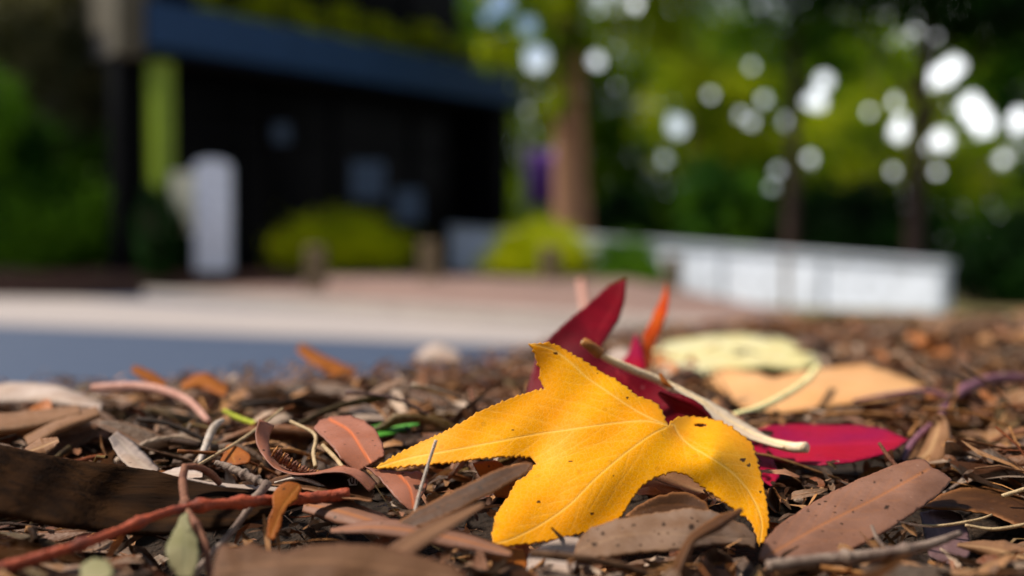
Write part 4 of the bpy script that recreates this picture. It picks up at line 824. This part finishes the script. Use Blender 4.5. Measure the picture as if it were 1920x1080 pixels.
# ------------------------------------------------------------ loose litter: variants, individuals and the mass
def blade(L, Wd, bend, sick, twist, curl, nu, nv, seed, wavy=.11, chip=False):
    r = np.random.default_rng(seed); u = np.linspace(0, 1, nu); v = np.linspace(-1, 1, nv)
    h = np.cumsum(np.r_[0, np.full(nu-1, bend/(nu-1))])-bend/2+.25*np.sin(u*7+seed)*wavy*4; s = (u-.5)*sick
    dx = np.cos(h)*np.cos(s); dz = -np.sin(h); dy = np.sin(s); ctr = np.c_[np.cumsum(dx), np.cumsum(dy), np.cumsum(dz)]*L/nu; ctr -= ctr.mean(0)
    if chip: prof = .75+.25*np.convolve(r.normal(0, 1, nu+4), np.ones(5)/5, 'valid'); prof[0] *= .4; prof[-1] *= .3
    else: prof = np.clip(np.sin(math.pi*np.clip(u, .004, .996)**.85), .05, 1)**.72; 
    e = 1+np.convolve(r.normal(0, wavy, nu+4), np.ones(5)/5, 'valid'); e2 = 1+np.convolve(r.normal(0, wavy, nu+4), np.ones(5)/5, 'valid')
    if not chip and nu > 8:
        for _ in range(int(r.integers(0, 4))): e_ = e if r.random() < .5 else e2; k_ = int(r.integers(2, nu-3)); e_[k_:k_+2] *= r.uniform(.35, .8)
        if r.random() < .4: prof[-int(nu*.25):] *= np.linspace(1, .5, int(nu*.25)); prof[-1] = prof[-2]
    V = []; uv = []
    for i in range(nu):
        wd = Wd/2*prof[i]; tw = twist*(u[i]-.5)
        for x in v:
            wx = wd*(e[i] if x > 0 else e2[i]); cl = max(abs(curl), .02)*math.copysign(1, curl)
            a = cl*x; yy = math.sin(a)/cl*wx; zz = (1-math.cos(a))/cl*wx+.04*wx*math.sin(i*.9+x*2)
            y2 = yy*math.cos(tw)-zz*math.sin(tw); z2 = yy*math.sin(tw)+zz*math.cos(tw)
            V.append((ctr[i, 0]+math.sin(h[i])*z2, ctr[i, 1]+y2, ctr[i, 2]+math.cos(h[i])*z2)); uv.append((u[i], x))
    i, j = np.meshgrid(np.arange(nu-1), np.arange(nv-1), indexing='ij'); a = (i*nv+j).ravel()
    return np.array(V), np.c_[a, a+nv, a+nv+1, a+1].astype(np.int32), np.array(uv)
LV = []
for k in range(30):
    r = np.random.default_rng(100+k); kind = 'leaf' if k < 16 else ('curl' if k < 23 else 'chip')
    L = r.uniform(.045, .085) if kind != 'chip' else r.uniform(.02, .06); Wd = L*r.uniform(.12, .23) if kind != 'chip' else r.uniform(.003, .009)
    pr = dict(bend=r.normal(0, .5), sick=r.normal(0, .7), twist=r.normal(0, .8), curl=r.normal(0, .8)) if kind != 'curl' else dict(bend=r.uniform(.8, 2.6), sick=r.normal(0, .5), twist=r.normal(0, 1.6), curl=r.choice([-1, 1])*r.uniform(1.2, 2.3))
    LV.append((kind, (L, Wd, pr['bend'], pr['sick'], pr['twist'], pr['curl']), k))
TINTS = [('grey brown', (.24, .145, .085)), ('reddish brown', (.24, .088, .03)), ('tan', (.44, .25, .11)), ('dark brown', (.07, .036, .016)), ('pinkish brown', (.36, .195, .12)), ('bleached grey', (.50, .40, .32)), ('rust orange', (.42, .17, .03)), ('olive brown', (.17, .115, .03)), ('chestnut', (.27, .12, .04)), ('mauve grey', (.22, .15, .14))]
TINTS = [(n_, tuple(1.62*c_**1.38 for c_ in t_)) for n_, t_ in TINTS]
TP = np.array([.20, .09, .19, .19, .05, .09, .04, .06, .07, .02])
m_lo = litter_mat('dry_leaf', 'object'); m_ls = litter_mat('dry_leaf_mass', 'attr')
s_to = stem_mat('dry_twig', None, None, .65, 260, 'object'); s_ts = stem_mat('dry_twig_mass', None, None, .65, 260, 'attr')
def rotm(yaw, pitch, roll):
    return np.array(Matrix.Rotation(yaw, 3, 'Z') @ Matrix.Rotation(pitch, 3, 'Y') @ Matrix.Rotation(roll, 3, 'X'))
def low(v): # coarse box of a blade for tests
    return v
LG = [blade(*p, 22, 7, s, chip=(k == 'chip')) for k, p, s in LV]; LGs = [blade(*p, 9, 3, s, chip=(k == 'chip')) for k, p, s in LV]
def twig_pts(seed):
    r = np.random.default_rng(seed); L = r.uniform(.03, .10); n = 12; d = np.array([1., 0, 0]); p = np.zeros(3); out = [p]
    for i in range(n-1):
        d = d+r.normal(0, .09, 3)+(r.normal(0, .5, 3) if r.random() < .09 else 0); d /= np.linalg.norm(d); p = p+d*L/n; out.append(p)
    out = np.array(out); out -= out.mean(0); rad = r.choice([.0003, .0004, .0007, .0011, .0016], p=[.42, .28, .17, .08, .05])
    return out, rad*np.linspace(1.1, .6, n)
TG = []; 
for k in range(14):
    pts, rad = twig_pts(500+k); mb = MB(); mb.tube(pts, list(rad), 7, True, .25); a = (np.array(mb.v), mb.f)
    mb = MB(); mb.tube(pts[::2], list(rad[::2]), 4, False); TG.append((a, (np.array(mb.v), np.array(mb.f, np.int32))))
keep_polys = [(np.array(p), d) for p, d in KEEP]
def blocked(px, py, d):
    for p, dm in keep_polys:
        q = inside(px, py, p)
        if (q & (d < dm+.055)).any(): return True
    return False
def zone():
    """a random spot seen by the camera on the mulch"""
    while True:
        y = .2+rng.random()**1.5*2.3; x = rng.uniform(-1, 1)*(.56*y+.05)
        if y-np.interp(x, EX, EY) < .14: return x, y
cands = []
def try_place(n, kindset, zlo, zhi, ymin=.2, ymax=9, tiltp=.22, tiltr=.5):
    for _ in range(n):
        x, y = zone()
        if not (ymin <= y <= ymax): continue
        tw = kindset == 'twig'; k = int(rng.integers(0, len(TG) if tw else len(LG)))
        s = rng.uniform(.55, 1.05); Rm = rotm(rng.uniform(0, 6.283), rng.normal(0, tiltp), rng.normal(0, tiltr))
        gx = (S(x+.01, y)-S(x-.01, y))/.02; gy = (S(x, y+.01)-S(x, y-.01))/.02
        loc = np.array([x, y, float(S(x, y))+rng.uniform(zlo, zhi)])
        v0 = (TG[k][0][0] if tw else LG[k][0])[::2]*s
        v = v0@Rm.T+loc; v[:, 2] += (v[:, 0]-x)*np.clip(gx, -.6, .6)+(v[:, 1]-y)*np.clip(gy, -.6, .6)
        px, py, d = proj(v)
        if d.min() < .15 or blocked(px, py, d): continue
        if d.min() < .22 and py.min() < 1000: continue
        lim = np.interp(px, [0, 300, 600, 900, 1200, 1500, 1920], [752, 738, 718, 690, 612, 600, 590])
        if (py < lim-(10 if rng.random() < .9 else 30)).any(): continue
        if d.min() < .29 and (py < 850).any(): continue
        f = ((px > 0) & (px < 1920) & (py > 0) & (py < 1080)).mean()
        size = max(np.ptp(px), np.ptp(py))*f if f > 0 else 0
        # tilt matrix with ground slope
        G = np.array([[1, 0, 0], [0, 1, 0], [float(np.clip(gx, -.6, .6)), float(np.clip(gy, -.6, .6)), 1]])
        ti = int(rng.choice(len(TINTS), p=TP)); base = np.array(TINTS[ti][1])*rng.uniform(.35, .95)
        cands.append(dict(tw=tw, k=k, s=s, A=G@Rm*s, loc=loc, size=size, ti=ti, col=base, px=float(px.mean()), py=float(py.mean()), zl=zhi))
try_place(2600, 'leaf', -.010, -.002); try_place(3200, 'leaf', -.004, .005); try_place(900, 'leaf', -.003, .006, .26, .62, .22, .6)
try_place(2600, 'twig', -.002, .006, tiltp=.12); try_place(700, 'twig', 0, .006, .26, .7, tiltp=.18)
leaves = sorted([c for c in cands if not c['tw']], key=lambda c: -c['size']); twigs = sorted([c for c in cands if c['tw']], key=lambda c: -c['size'])
NL, NT = 225, 120
LM = {}
LAND = [((1080, 850), 'the yellow leaf'), ((200, 930), 'the dark bark strip'), ((1600, 960), 'the large pinkish grey leaf'), ((1560, 830), 'the magenta leaf'), ((1540, 725), 'the peach leaf'), ((1380, 660), 'the pale yellow green leaf'),
        ((655, 830), 'the arched pinkish leaf'), ((850, 930), 'the dark pointed leaf'), ((1240, 1000), 'the round spotted leaf'), ((740, 805), 'the fresh green leaf'), ((400, 945), 'the red twig'), ((1850, 940), 'the dark arched leaf'),
        ((100, 745), 'the bleached bark strip'), ((450, 820), 'the long straw'), ((1100, 600), 'the upright crimson leaf'), ((640, 1055), 'the broad blurred leaf'), ((1750, 780), 'the purple twig'), ((250, 850), 'the sliding mauve leaf'),
        ((535, 960), 'the rust orange scrap'), ((545, 868), 'the dried seed curl'), ((345, 1020), 'the hanging grey green leaf'), ((600, 675), 'the rusty skyline leaf'), ((1225, 600), 'the upright orange leaf'), ((1400, 815), 'the thick pale stalk'), ((820, 668), 'the pale skyline leaf'), ((1775, 1000), 'the purplish grey leaf')]
seen = set()
def label(c, noun):
    q = sorted((math.hypot((c['px']-x)*.8, (c['py']-y)*1.6), x, y, n) for (x, y), n in LAND)
    adj = TINTS[c['ti']][0]
    for d_, x, y, n in q[:7]:
        dx, dy = c['px']-x, (c['py']-y)*2
        rel = ('right of' if dx > 0 else 'left of') if abs(dx) > abs(dy) else ('in front of' if dy > 0 else 'beyond')
        for extra in ('', ' close'):
            l = f'{adj} {noun} {"close " if False else ""}{rel} {n}'
            if l not in seen: seen.add(l); return l, None
    for d_, x, y, n in q[:1]:
        x2 = q[1][3]; l = f'{adj} {noun} between {n} and {x2}'
        if l not in seen: seen.add(l); return l, None
        sx = 'left' if c['px'] < 640 else ('middle' if c['px'] < 1280 else 'right'); l = f'{adj} {noun} among the {sx} litter'
        return l, 1
def shape_noun(c):
    if c['tw']: return 'twig' if c['k'] % 3 else 'thin stick'
    kind, p, _ = LV[c['k']]
    if kind == 'chip': return 'bark chip'
    if kind == 'curl': return 'tightly curled leaf'
    return 'narrow leaf' if p[1]/p[0] < .16 else ('broad leaf' if p[1]/p[0] > .2 else 'slender leaf')
first = {}
for lst, N_ in ((leaves, NL), (twigs, NT)):
    for c in lst[:N_]:
        key = (c['tw'], c['k'])
        if key not in first:
            if c['tw']: me = mesh_np('twig', TG[c['k']][0][0], TG[c['k']][0][1]); nm, mt = 'twig', s_to
            else:
                V, fcs, uv = LG[c['k']]; me = mesh_np('leaf', V, fcs, True, False, None, uv); mt = m_lo
                nm = {'leaf': 'eucalyptus_leaf', 'curl': 'curled_leaf', 'chip': 'bark_chip'}[LV[c['k']][0]]
            o = link(nm, me, mt); first[key] = o
            if not c['tw']: md = o.modifiers.new('thickness', 'SOLIDIFY'); md.thickness = .0002; md.offset = 0
        else:
            o = first[key].copy(); COL.objects.link(o)
        o.matrix_world = Matrix([[*c['A'][r_], c['loc'][r_]] for r_ in range(3)]+[[0, 0, 0, 1]])
        o.color = (*c['col'], 1)
        n = shape_noun(c); l, same = label(c, n)
        cat = 'twig' if c['tw'] else ('bark chip' if n == 'bark chip' else 'leaf')
        for kx in ('label', 'category', 'group'):
            if kx in o: del o[kx]
        tag(o, l, cat, 'dry twigs in the litter' if c['tw'] else 'dry leaves in the litter')
def merge(lst, geo, name, mat, uvs=True, lab='', extra=()):
    Vs, Fs, Ts, Us = [], [], [], []; off = 0
    for c in lst:
        g = geo[c['k']][1] if c['tw'] else geo[c['k']]; v = g[0]@c['A'].T+c['loc']; Vs.append(v); Fs.append(g[1]+off); Ts.append(np.tile(c['col'], (len(v), 1))); off += len(v)
        if uvs: Us.append(g[2])
    me = mesh_np(name, np.vstack(Vs), np.vstack(Fs), True, False, {'tint': np.vstack(Ts)}, np.vstack(Us) if uvs else None)
    o = link(name, me, mat); tag(o, lab, 'litter', None, 'stuff'); return o
merge(leaves[NL:], LGs, 'leaf_litter', m_ls, True, 'brown carpet of small dry leaves and bark')
merge(twigs[NT:], TG, 'twig_litter', s_ts, False, 'fine dry twigs strewn through the leaf carpet')
# crumbs of bark, leaf and fibre
CV = [blade(L, Wd, b, 0, tw_, cu, 5, 3, 900+k, .25, True) for k, (L, Wd, b, tw_, cu) in enumerate([(.010, .004, .3, .5, .3), (.006, .003, -.4, .8, .6), (.014, .003, .5, 1.2, .4), (.018, .002, .9, 2, .5), (.005, .004, .2, .3, .9), (.022, .0015, 1.2, 1, .2)])]
cr_ = []
for _ in range(8000):
    x, y = zone()
    if y > 1.0: continue
    Rm = rotm(rng.uniform(0, 6.283), rng.normal(0, .4), rng.normal(0, .7))*rng.uniform(.5, 1.3); loc = np.array([x, y, float(S(x, y))+rng.uniform(-.004, .007)])
    px, py, d = proj(loc[None])
    if d[0] < .2 or blocked(px, py, d): continue
    ti = int(rng.choice(len(TINTS), p=TP)); cr_.append(dict(tw=False, k=int(rng.integers(0, 6)), A=Rm, loc=loc, col=np.array(TINTS[ti][1])*rng.uniform(.5, 1.1)))
merge(cr_, CV, 'bark_crumbs', m_ls, True, 'crumbled bits of bark and leaf between the larger leaves')
print('LITTER', len(leaves), len(twigs))
